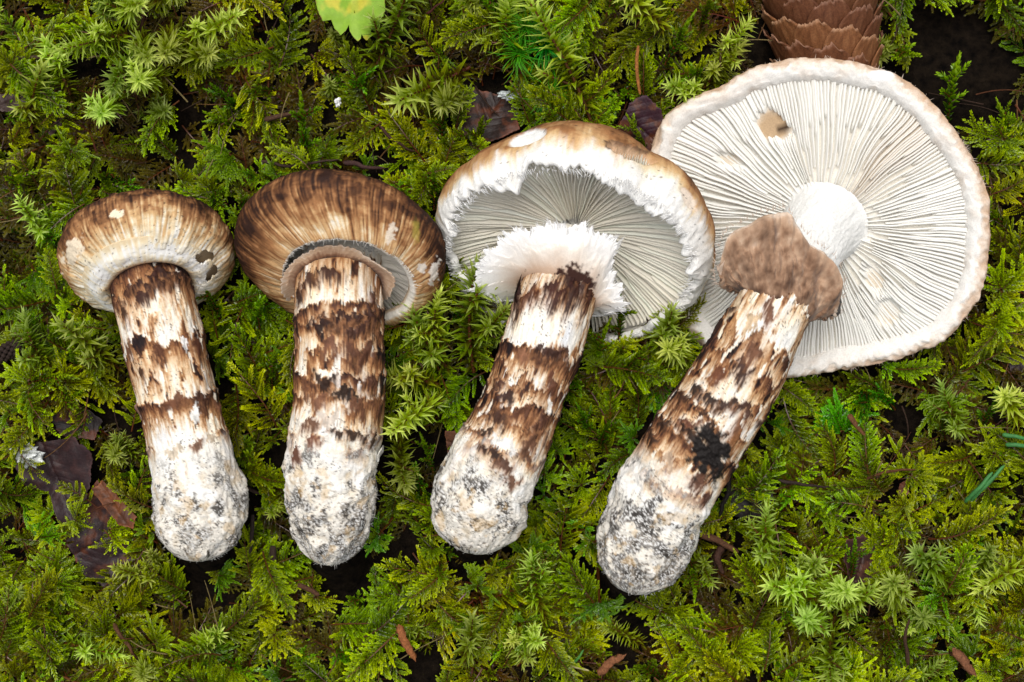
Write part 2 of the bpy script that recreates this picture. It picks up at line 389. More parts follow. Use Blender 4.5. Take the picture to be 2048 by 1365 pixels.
SPEC = {
 1: dict(bands=[(556, 84, .95, 1.0, 7), (640, 22, .35, .5, 10), (684, 95, .72, .62, 22), (735, 60, .70, .5, 18), (796, 62, .95, .95, 11), (826, 40, .60, .6, 10), (878, 26, .75, .62, 9)],
         mott=([500, 640, 680, 800, 870, 930, 1130], [.25, .1, .35, .2, .0, .3, .1]), foot=(868, 985, .45)),
 2: dict(bands=[(548, 62, .80, 1.0, 6), (622, 44, 1.0, .85, 9), (655, 80, .72, .85, 20), (705, 80, .78, .8, 18), (748, 70, .95, .75, 16), (790, 56, .80, .7, 16), (862, 20, 1.0, .5, 6), (880, 60, .75, .42, 14)],
         mott=([500, 600, 660, 790, 840, 900, 960, 1130], [.1, .15, .42, .45, .25, .25, .0, .0]), foot=(838, 960, .8)),
 3: dict(bands=[(566, 80, .52, 1.0, 8), (640, 10, .3, .4, 6), (702, 66, .95, .9, 12), (752, 66, .78, .65, 18), (796, 70, .95, .8, 16), (838, 40, .8, .7, 12), (884, 22, .95, .8, 8), (905, 56, .7, .55, 16)],
         mott=([500, 620, 660, 720, 820, 880, 940, 1110], [.5, .35, .0, .4, .5, .3, .25, .0]), foot=(872, 975, .35)),
 4: dict(bands=[(536, 60, .70, .6, 14), (600, 70, .5, .5, 18), (676, 90, .66, .7, 20), (722, 80, .8, .55, 20), (776, 60, .85, .62, 14), (822, 50, .85, .62, 14), (872, 50, .98, .8, 10), (906, 70, .62, .75, 14), (958, 40, .7, .5, 12)],
         mott=([400, 545, 560, 640, 700, 860, 930, 980, 1190], [-.9, -.9, .15, .2, .42, .42, .35, .1, .0]), foot=(925, 1010, 1.0), tear=([400, 640, 700, 1200], [0, .6, 1, 1])),
}
PATCH = {1: [(368, 680, 30, 14, 4, (0.8, 0.78, 0.74)), (395, 690, 44, 30, 5, (0.1, 0.05, 0.03)), (318, 706, 40, 26, 4, (0.11, 0.055, 0.03)), (256, 690, 36, 20, 4, (0.16, 0.09, 0.05)), (400, 800, 34, 46, 7, (0.06, 0.032, 0.02)), (352, 806, 30, 40, 5, (0.2, 0.11, 0.06)), (390, 826, 34, 18, 4, (0.82, 0.8, 0.75)), (438, 816, 34, 34, 5, (0.22, 0.13, 0.075)), (270, 815, 40, 16, 6, (0.3, 0.24, 0.2)), (392, 888, 22, 28, 7, (0.28, 0.2, 0.13)), (420, 876, 22, 26, 5, (0.45, 0.36, 0.26)), (345, 900, 26, 34, 5, (0.6, 0.5, 0.38)), (283, 745, 30, 14, 5, (0.07, 0.04, 0.025)), (335, 560, 22, 60, 7, (0.05, 0.026, 0.018)), (262, 586, 26, 44, 6, (0.06, 0.03, 0.02)), (378, 566, 22, 34, 8, (0.04, 0.022, 0.016)), (300, 570, 26, 60, 8, (0.035, 0.018, 0.016)), (232, 606, 30, 36, 6, (0.07, 0.035, 0.022)), (318, 548, 24, 50, 8, (0.04, 0.02, 0.018)), (360, 556, 22, 40, 8, (0.035, 0.02, 0.016)), (285, 596, 26, 30, 5, (0.05, 0.025, 0.02)), (250, 630, 40, 20, 4, (0.06, 0.035, 0.02))],
 2: [(680, 640, 36, 90, 6, (0.05, 0.026, 0.02)), (728, 644, 40, 60, 6, (0.09, 0.048, 0.03)), (700, 700, 46, 34, 4, (0.13, 0.07, 0.042)), (732, 716, 44, 40, 4, (0.12, 0.065, 0.04)), (660, 690, 40, 30, 3, (0.18, 0.1, 0.06)), (650, 754, 40, 44, 6, (0.03, 0.02, 0.016)), (692, 790, 34, 48, 7, (0.02, 0.015, 0.013)), (742, 764, 50, 36, 4, (0.1, 0.056, 0.036)), (715, 812, 40, 40, 4, (0.16, 0.09, 0.05)), (640, 800, 36, 32, 4, (0.24, 0.14, 0.08)), (612, 780, 50, 22, 4, (0.16, 0.09, 0.05)), (704, 866, 20, 70, 10, (0.05, 0.035, 0.025)), (650, 838, 30, 60, 7, (0.58, 0.5, 0.42)), (622, 850, 30, 40, 6, (0.16, 0.1, 0.06)), (745, 880, 26, 18, 8, (0.05, 0.04, 0.025)), (592, 915, 34, 22, 5, (0.14, 0.07, 0.04)), (628, 876, 28, 28, 5, (0.2, 0.11, 0.07)), (600, 592, 40, 34, 7, (0.04, 0.022, 0.016)), (620, 560, 24, 40, 6, (0.06, 0.03, 0.022)), (660, 545, 18, 50, 5, (0.05, 0.026, 0.02)), (745, 590, 40, 24, 5, (0.1, 0.055, 0.035)), (640, 648, 26, 50, 6, (0.03, 0.018, 0.018)), (695, 630, 26, 60, 6, (0.04, 0.022, 0.02)), (740, 640, 50, 36, 6, (0.05, 0.028, 0.022)), (715, 655, 30, 50, 5, (0.07, 0.04, 0.03))],
 3: [(1025, 640, 18, 8, 2, (0.8, 0.78, 0.74)), (1080, 712, 30, 46, 5, (0.07, 0.035, 0.025)), (1122, 712, 32, 54, 6, (0.09, 0.05, 0.03)), (1046, 712, 26, 26, 5, (0.3, 0.18, 0.1)), (1105, 760, 44, 26, 4, (0.14, 0.07, 0.04)), (1000, 766, 30, 30, 5, (0.07, 0.04, 0.03)), (1000, 832, 40, 44, 5, (0.06, 0.035, 0.025)), (1042, 830, 40, 40, 5, (0.13, 0.07, 0.04)), (1080, 850, 44, 36, 5, (0.1, 0.055, 0.035)), (976, 862, 24, 28, 5, (0.04, 0.028, 0.02)), (1010, 884, 26, 48, 9, (0.78, 0.76, 0.72)), (985, 902, 20, 50, 9, (0.05, 0.035, 0.028)), (1060, 890, 40, 30, 5, (0.16, 0.1, 0.06)), (1090, 880, 60, 14, 5, (0.22, 0.17, 0.11)), (1010, 930, 30, 34, 4, (0.14, 0.09, 0.06)), (1030, 960, 24, 30, 4, (0.2, 0.13, 0.08)), (1150, 562, 62, 84, 9, (0.030, 0.012, 0.012)), (1112, 575, 50, 40, 7, (0.05, 0.02, 0.016)), (1040, 596, 60, 44, 8, (0.035, 0.016, 0.012)), (1062, 590, 40, 30, 5, (0.09, 0.04, 0.02)), (1175, 590, 60, 30, 6, (0.06, 0.026, 0.016)), (1100, 705, 24, 60, 5, (0.05, 0.028, 0.022)), (1010, 790, 40, 40, 5, (0.04, 0.024, 0.022))],
 4: [(1480, 600, 60, 20, 5, (0.6, 0.46, 0.3)), (1464, 622, 20, 24, 7, (0.05, 0.04, 0.03)), (1505, 640, 50, 24, 4, (0.5, 0.36, 0.22)), (1540, 622, 40, 26, 4, (0.2, 0.12, 0.07)), (1575, 716, 26, 20, 12, (0.06, 0.032, 0.02)), (1486, 735, 44, 38, 6, (0.05, 0.03, 0.025)), (1440, 745, 50, 34, 4, (0.17, 0.08, 0.04)), (1510, 700, 46, 30, 4, (0.2, 0.12, 0.07)), (1400, 775, 30, 34, 8, (0.025, 0.018, 0.014)), (1366, 800, 34, 30, 6, (0.05, 0.03, 0.02)), (1425, 800, 36, 44, 7, (0.035, 0.024, 0.02)), (1462, 800, 36, 30, 7, (0.04, 0.025, 0.02)), (1490, 820, 30, 44, 6, (0.07, 0.04, 0.03)), (1380, 840, 40, 40, 6, (0.11, 0.05, 0.03)), (1330, 850, 30, 34, 7, (0.04, 0.028, 0.02)), (1412, 850, 30, 20, 5, (0.78, 0.72, 0.62)), (1390, 876, 26, 70, 10, (0.025, 0.018, 0.015)), (1430, 862, 34, 50, 9, (0.03, 0.022, 0.018)), (1310, 870, 24, 40, 6, (0.05, 0.035, 0.025)), (1480, 850, 50, 26, 4, (0.2, 0.11, 0.05)), (1520, 840, 20, 26, 7, (0.05, 0.03, 0.02)), (1340, 920, 30, 30, 5, (0.5, 0.36, 0.25)), (1400, 960, 50, 34, 4, (0.14, 0.08, 0.05)), (1418, 990, 40, 24, 4, (0.09, 0.05, 0.035)), (1320, 930, 24, 20, 6, (0.66, 0.58, 0.48)), (1440, 930, 60, 26, 8, (0.03, 0.022, 0.018)), (1462, 890, 50, 30, 5, (0.3, 0.17, 0.07))]}
STEMS = {}
def build_stem(k, root, o0):
    s = Stem(k, 370 if k != 4 else 430)
    STEMS[k] = s
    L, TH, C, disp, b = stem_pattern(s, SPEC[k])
    sd = k * 100
    for i, (u, v, l, w, lf, cl) in enumerate(PATCH[k]):       # torn dark or pale places, ragged at the upper edge and drawn out below
        Lc, th = s.locate(u, v); rr = float(np.interp(Lc, s.L, s.r))
        if rr < 20: continue
        x = (TH - th) * rr; y = L - Lc
        near = (np.abs(x) < w * 1.5) & (np.abs(y) < l * 2.2)
        if not near.any(): continue
        xn, yn = x[near], y[near]
        rg = fbm(xn * .075, yn * .05, i * 3.1, sd + 61, 4, .6); st = fbm(xn * .30, yn * .025, i, sd + 63, 4, .6)
        yn = yn + l * (.28 * st + .45 * noise(xn * .055, i * 1.7, 0, sd + 65))
        d = np.hypot(xn / (w * .68), yn / np.where(yn < 0, l * .30, l * .70)) + .34 * rg + .16 * st
        dark = max(cl) < .45
        m = (1 - sstep(.72, .86, d)) if not dark else np.where(yn < 0, 1 - sstep(.72, .88, d), 1 - sstep(.42, 1.0, d + .2 * st))
        c2 = np.asarray(cl) * (np.array([.80, .60, .58]) if dark else 1.0) * (1 + .45 * rg + .25 * st)[:, None]
        if dark:
            hm = (1 - sstep(.55, 1.35, d - .25 * st)) * .62; C[near] = C[near] * (1 - hm[:, None]) + np.array([.30, .135, .058]) * (1 + .4 * st[:, None]) * hm[:, None]
        C[near] = C[near] * (1 - m[:, None] * .95) + c2 * m[:, None] * .95
        disp[near] += m * (lf * .8 if dark else -1.2) * (1 + .6 * rg) * np.exp(-np.clip(yn + l * .3, 0, 999) / (l * .8))
    P = s.at(L, TH, disp * np.clip(np.interp(L, s.L, s.r) / 40, 0.05, 1))
    if k == 4:
        wv = np.repeat(s.v[:, None], s.nt, 1); U, V = proj(P)
        m = 1 - sstep(520, 545, wv)
        C = mixc(C, (.78, .77, .735), m)
    if k == 4:      # black soil caught on the side of the stem
        U, V = proj(P); d = np.hypot((U - 1420) / 52, (V - 905) / 70) + .45 * fbm(U * .05, V * .05, 0, 91, 4)
        C = mixc(C, (.016, .013, .012), 1 - sstep(.55, .8, d)); P = P + s.N[:, None, :] * ((1 - sstep(.4, .9, d)) * (5 + 6 * fbm(U * .09, V * .09, 0, 93, 3)))[..., None]
    V = P.reshape(-1, 3)
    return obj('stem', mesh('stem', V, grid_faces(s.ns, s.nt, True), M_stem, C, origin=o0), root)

def fibres(name, parent, o0, base, dirs, lens, w0, col=(.86, .85, .82), mat=None, curl=.5, seg=5, seed=0):
    r = np.random.default_rng(seed); mb = MB()
    for p, d, l in zip(base, dirs, lens):
        d = unit(d); side = unit(np.cross(d, r.normal(size=3)))
        t = np.linspace(0, 1, seg)[:, None]; c = r.normal() * curl
        P = p + d * l * t + side * c * l * t ** 2 * .5
        V, F = tube(P, w0 * (1 - .85 * t[:, 0]), 3); mb.add(V, F, c=np.array(col))
    o = obj(name, mb.done(name, mat or M_cotton, o0), parent); o['kind'] = 'stuff'
    return o

def flake(parent, o0, s, u, v, length, width, lift, col, rough=.25, seed=0, name='scale', tip_up=True):
    """a torn scale lying on a stem, its free end lifted"""
    r = np.random.default_rng(seed)
    Lc, th = s.locate(u, v); rr = np.interp(Lc, s.L, s.r)
    n, m = 10, 12
    t = np.linspace(0, 1, n)[:, None]; w = np.linspace(-1, 1, m)[None, :]
    prof = np.interp(t, [0, .3, .7, 1], [.55, 1, .9, .35])
    width = width * .85; lift = lift * .7; jag = 1.5 * rough * noise(w * 3.5 + seed, t * 0 + seed, 0, 7)
    sgn = -1 if tip_up else 1
    LL = Lc + sgn * (t - .3 + t * jag) * length
    TT = th + w * prof * width / 2 / rr + .06 * noise(t * 3, w + seed, 0, 9)
    off = -1.5 + 2.5 * (1 - np.abs(w) ** 2) + lift * t ** 2.2
    P = s.at(LL, np.broadcast_to(TT, LL.shape), off)
    Pb = P - s.N[int(np.clip(np.searchsorted(s.L, Lc), 0, s.ns - 1))] * 2.0
    V = np.vstack([P.reshape(-1, 3), Pb.reshape(-1, 3)])
    F = grid_faces(n, m); F2 = F[:, ::-1] + n * m
    rim = [(i * m) for i in range(n)] + [(n - 1) * m + j for j in range(1, m)] + [i * m + m - 1 for i in range(n - 2, -1, -1)] + [j for j in range(m - 2, 0, -1)]
    rim = np.array(rim); nx = np.roll(rim, -1)
    F3 = np.stack([rim, nx, nx + n * m, rim + n * m], -1)
    c = np.asarray(col)[None, None] * (1 + .6 * noise(w * 8 + seed, t * 1.6, 0, seed)[..., None]) * np.interp(t, [0, 1], [1.25, .75])[..., None]
    c = np.broadcast_to(c, (n, m, 3)).reshape(-1, 3)
    return obj(name, mesh(name, V, np.vstack([F, F2, F3]), M_stem, np.vstack([c, c]), origin=o0), parent)

# ------------------------------------------------------------------ caps one to three: domes seen from below and the side
class Cap:
    def __init__(s, d):
        s.d = d; s.C = pt(*d['c']); a, l = math.radians(d['rot']), math.radians(d['lean'])
        s.A = np.array([math.sin(a) * math.cos(l), math.cos(a) * math.cos(l), -math.sin(l)])
        s.X = np.array([math.cos(a), -math.sin(a), 0.0])
        s.B = np.array([math.sin(a) * math.sin(l), math.cos(a) * math.sin(l), math.cos(l)])
        k = (HC - s.C[2]) / HC; s.R = d['R'] * k; s.ct = d['ct'] * k; s.cb = d['cb'] * k; s.h0 = d['h0'] * k
        s.ro = s.R * math.sqrt(max(0, 1 - (s.h0 / s.cb) ** 2))
    def P(s, r, h, al):
        sh = s.d.get('shear', 0) * np.clip(-np.asarray(h) / s.h0, 0, 1.1) ** 2
        return s.C + s.A * np.asarray(h)[..., None] + s.X * (sh + r * np.cos(al))[..., None] + s.B * (r * np.sin(al))[..., None]

def lathe_cap(k, root, o0, colfn, na=380, no=150, wob=.02, lip=16):
    c = Cap(CAPS[k]); sd = 1000 + k * 50
    psi1 = math.acos(-c.h0 / c.cb)
    psi = np.linspace(0.002, psi1, no)
    r = c.R * np.sin(psi); h = np.where(psi < math.pi / 2, c.ct, c.cb) * np.cos(psi)
    # lip, then the inner side back up to the middle
    tl = np.linspace(0, math.pi, 14)[1:-1]
    # inward normal of the outline at the opening
    nr, nh = math.sin(psi1) / c.R, math.cos(psi1) / c.cb; q = math.hypot(nr, nh); nr, nh = nr / q, nh / q
    tr, th_ = (math.cos(psi1) * c.R, -math.sin(psi1) * c.cb); q = math.hypot(tr, th_); tr, th_ = tr / q, th_ / q
    lr = r[-1] - nr * lip + nr * lip * np.cos(tl) + tr * lip * np.sin(tl)
    lh = h[-1] - nh * lip + nh * lip * np.cos(tl) + th_ * lip * np.sin(tl)
    pin = np.linspace(psi1, .02, 40); sc_in = 1 - 2 * lip / c.R
    ir = (c.R - 2 * lip) * np.sin(pin) + (r[-1] - nr * 2 * lip - (c.R - 2 * lip) * math.sin(psi1)) * np.linspace(1, 0, 40) ** 2
    ctop = c.d.get('ceil', .42) * c.ct; ed = c.d.get('edge')
    h_in0 = h[-1] - nh * 2 * lip
    ih = np.where(pin > math.pi / 2, h_in0 * np.clip(-np.cos(pin) / (c.h0 / c.cb), 0, 1), ctop * np.cos(pin))
    if ed: ih = np.minimum(ih, ed(ir) + 17.0)
    rr = np.concatenate([r, lr, ir]); hh = np.concatenate([h, lh, ih])
    ps = np.concatenate([psi, np.full(len(lr), psi1 + .02), np.full(40, psi1 + .1)])
    part = np.concatenate([np.zeros(no), np.linspace(0, 1, len(lr)), np.full(40, 2.0)])
    al = np.linspace(-math.pi, math.pi, na, endpoint=False)
    RR, AL = np.meshgrid(rr, al, indexing='ij'); HH = np.repeat(hh[:, None], na, 1); PS = np.repeat(ps[:, None], na, 1); PT = np.repeat(part[:, None], na, 1)
    ca, sa = np.cos(AL), np.sin(AL)
    W = 1 + wob * fbm(ca * 1.3, sa * 1.3, PS * .7, sd, 3) 
    if 'lobes' in c.d: W = W * np.interp(np.degrees(AL), *c.d['lobes'])
    if k == 3:      # the torn margin hangs down in tongues
        ton = .13 * noise(ca * 5, sa * 5, 0, sd + 41) + .07 * noise(ca * 13, sa * 13, 0, sd + 43) + .03 * noise(ca * 34, sa * 34, 0, sd + 44)
        wgt = np.concatenate([sstep(1.75, psi1, psi), np.ones(len(lr)), np.clip(1 - np.arange(40) / 7., 0, 1)])[:, None]
        q2 = psi1 + ton; RR = RR + wgt * (c.R * np.sin(q2) - c.R * math.sin(psi1)); HH = HH + wgt * (c.cb * np.cos(q2) - c.cb * math.cos(psi1))
    RR = RR * W
    HH = HH + 4 * fbm(ca * 1.6, sa * 1.6, 3 + PS * .5, sd + 3, 2)
    P = c.P(RR, HH, AL)
    C, disp = colfn(c, P, PS, AL, PT, sd)
    nrm = unit(c.A * (np.cos(PS) / c.ct)[..., None] + (c.X * ca[..., None] + c.B * sa[..., None]) * (np.sin(PS) / c.R)[..., None])
    P = P + nrm * (disp * (PT < 1.5))[..., None]
    F = grid_faces(len(rr), na, True)
    if k == 1:
        ctr = P.reshape(-1, 3)[F].mean(1); lay = PT.reshape(-1)[F].max(1)
        d1 = spot(ctr, 408, 514, 20, 14, -20, .30, 3); d2 = spot(ctr, 423, 548, 8, 25, 28, .30, 4)
        F = F[~(((d1 < .9) | (d2 < .9)) & (lay < .01))]
    o = obj('cap', mesh('cap', P, F, M_cap, C, origin=o0), root)
    return c, o

CAPRAMP = [(0, (.82, .79, .71)), (.15, (.76, .64, .43)), (.33, (.60, .385, .185)), (.55, (.335, .160, .066)), (.78, (.125, .053, .023)), (1, (.030, .014, .010))]
def spot(P, u, v, ru, rv, rot=0, jag=0, sd=0):
    U, V = proj(P); a = math.radians(rot); du, dv = U - u, V - v
    x = du * math.cos(a) + dv * math.sin(a); y = -du * math.sin(a) + dv * math.cos(a)
    d = np.hypot(x / ru, y / rv)
    if jag: d = d + jag * fbm(U * .08, V * .08, 0, sd + 77, 3)
    return d
def cap_common(c, PS, AL, sd, fr=38):
    ca, sa = np.cos(AL), np.sin(AL)
    st = fbm(ca * fr, sa * fr, PS * 1.6, sd + 5, 4, .6)            # radial fibres
    st2 = fbm(ca * fr * .22, sa * fr * .3, PS * 2.2, sd + 6, 3)
    pat = fbm(ca * 4, sa * 4, PS * 4.5, sd + 7, 4)
    return ca, sa, st, st2, pat
def col_cap1(c, P, PS, AL, PT, sd):
    ca, sa, st, st2, pat = cap_common(c, PS, AL, sd)
    d = np.degrees(PS)
    b = np.interp(d + 9 * st2, [0, 60, 76, 92, 106, 118, 130, 140], [.92, .92, .82, .64, .44, .27, .13, .04]) 
    b = b + .30 * st * sstep(0, .15, b) + .17 * sstep(.05, .5, pat) * sstep(.12, .35, b) - .14 * sstep(.1, .5, -pat) * sstep(.2, .4, b)
    U, V = proj(P)
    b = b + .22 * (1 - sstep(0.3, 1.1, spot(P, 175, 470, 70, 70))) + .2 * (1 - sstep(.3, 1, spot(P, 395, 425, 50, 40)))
    C = ramp(np.clip(b, 0, 1), CAPRAMP)
    C = mixc(C, (.80, .70, .52), 1 - sstep(.85, 1.05, spot(P, 236, 428, 17, 8, -15, .4, 3)))
    C = mixc(C, (.74, .62, .46), 1 - sstep(.8, 1.1, spot(P, 146, 505, 15, 32, 25, .6, 4)))
    C = np.where((PT > 1.5)[..., None], np.array([.50, .36, .22]), C)
    spk = sstep(.76, .82, noise(U * .2, V * .2, 3, 61)) ; C = mixc(C, (.035, .025, .02), spk * .75)
    return C, 1.3 * st + 3.0 * pat + 2 * st2
def col_cap2(c, P, PS, AL, PT, sd):
    ca, sa, st, st2, pat = cap_common(c, PS, AL, sd, 42)
    d = np.degrees(PS); U, V = proj(P)
    b = np.interp(d + 8 * st2, [0, 60, 76, 90, 104, 116, 126, 134, 144], [.98, .96, .90, .82, .72, .60, .48, .40, .36])
    b = b + .34 * st * sstep(0, .2, b) + .18 * sstep(.05, .5, pat) * sstep(.3, .55, b) - .12 * sstep(.15, .5, -pat) * sstep(.2, .4, b)
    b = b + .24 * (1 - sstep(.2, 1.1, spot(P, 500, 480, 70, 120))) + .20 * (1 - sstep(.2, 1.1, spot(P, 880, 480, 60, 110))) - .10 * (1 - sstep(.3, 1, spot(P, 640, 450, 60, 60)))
    C = ramp(np.clip(b, 0, 1), CAPRAMP) * np.array([.98, .95, .93])
    rim = sstep(.12, .25, PT) * (1 - sstep(.5, .7, PT))
    C = np.where(((PT > .5) & (PT <= 1.5))[..., None], np.array([.50, .38, .26]), C); C = mixc(C, (.82, .78, .70), rim * .9)
    C = mixc(C, (.70, .60, .48), (1 - sstep(.8, 1.05, spot(P, 781, 470, 9, 22, 15, .7, 7))) * .9)
    for (u, v, a_, b_, r_) in [(845, 535, 16, 9, -30), (868, 545, 10, 22, 10)]:
        C = mixc(C, (.76, .70, .62), (1 - sstep(.75, 1.05, spot(P, u, v, a_, b_, r_, .8, 9))) * .85)
    C = mixc(C, (.42, .36, .06), (1 - sstep(.5, 1.2, spot(P, 832, 462, 8, 26, 0, .4, 12))) * .5)
    C = np.where((PT > 1.5)[..., None], np.array([.74, .70, .62]), C)
    return C, 1.0 * st + 3.0 * pat + 1.0 * st2
def col_cap3(c, P, PS, AL, PT, sd):
    ca, sa, st, st2, pat = cap_common(c, PS, AL, sd, 34)
    d = np.degrees(PS); U, V = proj(P)
    b = np.interp(d + 7 * st2, [0, 54, 72, 88, 98, 108, 118], [.70, .67, .58, .45, .27, .08, .0])
    b = b + .14 * st * sstep(0, .2, b) + .16 * sstep(.15, .5, pat) * sstep(.2, .45, b)
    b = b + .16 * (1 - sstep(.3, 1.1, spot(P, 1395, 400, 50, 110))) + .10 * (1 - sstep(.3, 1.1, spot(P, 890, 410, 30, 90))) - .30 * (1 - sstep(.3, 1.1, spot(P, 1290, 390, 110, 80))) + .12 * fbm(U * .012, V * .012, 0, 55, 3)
    C = ramp(np.clip(b, 0, 1), CAPRAMP) * np.array([1, .98, .96])
    cot = sstep(94, 110, d + 7 * st + 6 * st2) * (PT < 1.5)
    C = mixc(C, (.84, .83, .80), cot * .92)
    d1 = spot(P, 1056, 275, 42, 14, -21, .06, 3); C = mixc(C, (.86, .85, .82), 1 - sstep(.85, 1.0, d1)); 
    d2 = spot(P, 1377, 398, 11, 27, -25, .12, 5); C = mixc(C, (.80, .68, .56), (1 - sstep(.85, 1.05, d2)) * .95)
    d3 = spot(P, 1262, 306, 50, 13, 20, .35, 6); C = mixc(C, (.62, .44, .30), (1 - sstep(.7, 1.05, d3)) * .9); C = mixc(C, (.10, .06, .04), (1 - sstep(.06, .16, np.abs(d3 - 1.02))) * .7 * (V < 306))
    spk = sstep(.82, .88, noise(U * .2, V * .2, 3, 65)); C = mixc(C, (.05, .035, .025), spk * .7)
    C = np.where((PT > 1.5)[..., None], np.array([.80, .77, .70]), C)
    fz = fbm(ca * 14, sa * 14, PS * 7, sd + 31, 4, .6)
    disp = .8 * st + 3 * pat * (1 - cot) + cot * (2.4 * fz + 1.3 * st + 2 * st2) - 5 * (1 - sstep(.8, 1.05, d1)) - 22 * (1 - sstep(.5, 1.1, d3)) - 3 * (1 - sstep(.8, 1.1, d2))
    return C, disp

def gill_mesh(name, line, nrm, side, depth, thick, mat, col, o0):
    """one gill: a thin plate under its edge line"""
    n = len(line); depth = np.broadcast_to(depth, (n,)); thick = np.broadcast_to(thick, (n,))
    base = line - nrm * depth[:, None]
    V = np.stack([base - side * thick[:, None] * .75, line - side * thick[:, None] * .42, line + nrm * thick[:, None] * .22, line + side * thick[:, None] * .42, base + side * thick[:, None] * .75], 1)
    return mesh(name, V, grid_faces(n, 5), mat, np.broadcast_to(col, (n, 5, 3)) if np.ndim(col) < 3 else col, origin=o0)

def build_gills(c, capo, o0, N, rin, edge, depth, seed, amax=None, twist=.05, cols=(.80, .78, .72)):
    r_ = np.random.default_rng(seed)
    for i in range(N):
        a = 2 * math.pi * (i + .25 * r_.normal() * .5) / N
        if amax and not amax(a): continue
        r0 = rin if i % 2 == 0 else rin + (.30 + .28 * r_.random()) * (c.ro - rin) + (0 if i % 4 == 1 else 30)
        r1 = c.R * (.84 if c.R < 240 else .90)
        t = np.linspace(0, 1, 13); rr = r0 + (r1 - r0) * t
        al = a + twist * noise(rr / 70, i * .23, 0, seed) * 40 / np.maximum(rr, 60) 
        h = edge(rr) + 1.6 * noise(rr / 26, i * 1.7, 0, seed + 2) + 1.5 * r_.normal()
        if i % 2: h = h + 8 * np.clip(1 - t * 5, 0, 1)
        line = c.P(rr, h, al)
        side = -c.X * np.sin(al)[:, None] + c.B * np.cos(al)[:, None]
        pitch = 2 * math.pi * rr / N
        dep = depth * np.clip(.35 + t * 4, 0, 1)
        colr = np.array(cols) * (1 + .04 * r_.normal())
        o = obj('gill', gill_mesh('gill', line, -np.broadcast_to(c.A, (13, 3)), side, dep, np.minimum(pitch * .5, 4.8), M_gill, colr, o0), capo)

def ring_loft(name, root, o0, A, Bp, colfn, bulge=0.0, bdir=None, nt=36, mat=None, jag=0, seed=0, thick=3.0, hole=None, wav=3.0, jf=1.0, fa=.8, fold=0.0, roll=0.0):
    """a membrane between the loop A (on the stem) and the loop Bp (free edge)"""
    n = len(A); t = np.linspace(0, 1, nt)[:, None, None]
    j = noise(np.arange(n) * .9, seed, 0, seed) * .6 * jf + noise(np.arange(n) * .33 * jf, seed, 0, seed + 1)
    D = Bp - A
    Bp = Bp + unit(D) * (jag * j)[:, None]
    P = A[None] * (1 - t) + Bp[None] * t
    if bulge: P = P + np.asarray(bdir)[None] * bulge * np.sin(math.pi * t ** .8)
    ii = np.arange(n)[None, :]; tt = t[:, :, 0]
    ang = 2 * math.pi * ii / n
    wv = fbm(np.cos(ang) * 2.5, np.sin(ang) * 2.5, tt * 2.5, seed + 4, 4)
    fn = fbm(np.cos(ang) * 22, np.sin(ang) * 22, tt * 1.5, seed + 6, 3)
    dv = np.array([0, 0, 1.0]) if bdir is None else np.asarray(bdir)
    P = P + dv * (wav * wv * np.sin(math.pi * np.clip(tt, 0, .9) / 1.0) + fa * fn)[..., None]
    if fold: P = P + dv * (fold * tt * (noise(np.cos(ang) * 3.2, np.sin(ang) * 3.2, tt * .6, seed + 8) + .6 * noise(np.cos(ang) * 7, np.sin(ang) * 7, tt * .8, seed + 9)))[..., None]
    if roll: P = P + dv * (roll * np.sin(math.pi * np.clip((tt - .62) / .38, 0, 1) * .8))[..., None] - unit(D)[None] * (roll * 1.1 * sstep(.85, 1, tt))[..., None]
    C = colfn(P, tt, ang, wv, fn)
    F = grid_faces(nt, n, True)
    if hole is not None:
        ctr = P.reshape(-1, 3)[F].mean(1); F = F[~hole(ctr)]
    o = obj(name, mesh(name, P, F, mat or M_cotton, C, origin=o0), root)
    md = o.modifiers.new('thickness', 'SOLIDIFY'); md.thickness = thick * S; md.offset = -1
    return o, Bp

def edge_loop(pts, n):
    """closed loop through (theta, u, v, z) stations, sampled at n thetas"""
    pts = sorted(pts); th = np.radians([p[0] for p in pts]); X = np.array([pt(*p[1:]) for p in pts])
    q = np.linspace(-math.pi, math.pi, n, endpoint=False)
    th3 = np.concatenate([th - 2 * math.pi, th, th + 2 * math.pi]); X3 = np.vstack([X, X, X])
    out = np.zeros((n, 3))
    m = np.gradient(X3, th3, axis=0)
    k = np.clip(np.searchsorted(th3, q, 'right') - 1, 0, len(th3) - 2)
    h = (th3[k + 1] - th3[k])[:, None]; t = ((q - th3[k]) / h[:, 0])[:, None]
    out = (2 * t ** 3 - 3 * t ** 2 + 1) * X3[k] + (t ** 3 - 2 * t ** 2 + t) * h * m[k] + (-2 * t ** 3 + 3 * t ** 2) * X3[k + 1] + (t ** 3 - t ** 2) * h * m[k + 1]
    return q, out

# ================================================================== mushroom one: round, veil still closed
def foot_fuzz(root, o0, s, v0, n, seed, ln=9):
    r = np.random.default_rng(seed)
    L = s.lv(v0) + (s.L[-1] - s.lv(v0) - 3) * np.sqrt(r.random(n)); th = r.uniform(-1.7, 1.7, n)
    b = s.at(L, th, -1.5); ctr = s.at(L, th, -30)
    d = unit(b - ctr) + .7 * r.normal(size=(n, 3)) + s.T[-1] * .3
    fibres('root_fuzz', root, o0, b, d, ln * r.uniform(.2, .9, n), .7, (.62, .60, .55), M_cotton, .9, 4, seed)

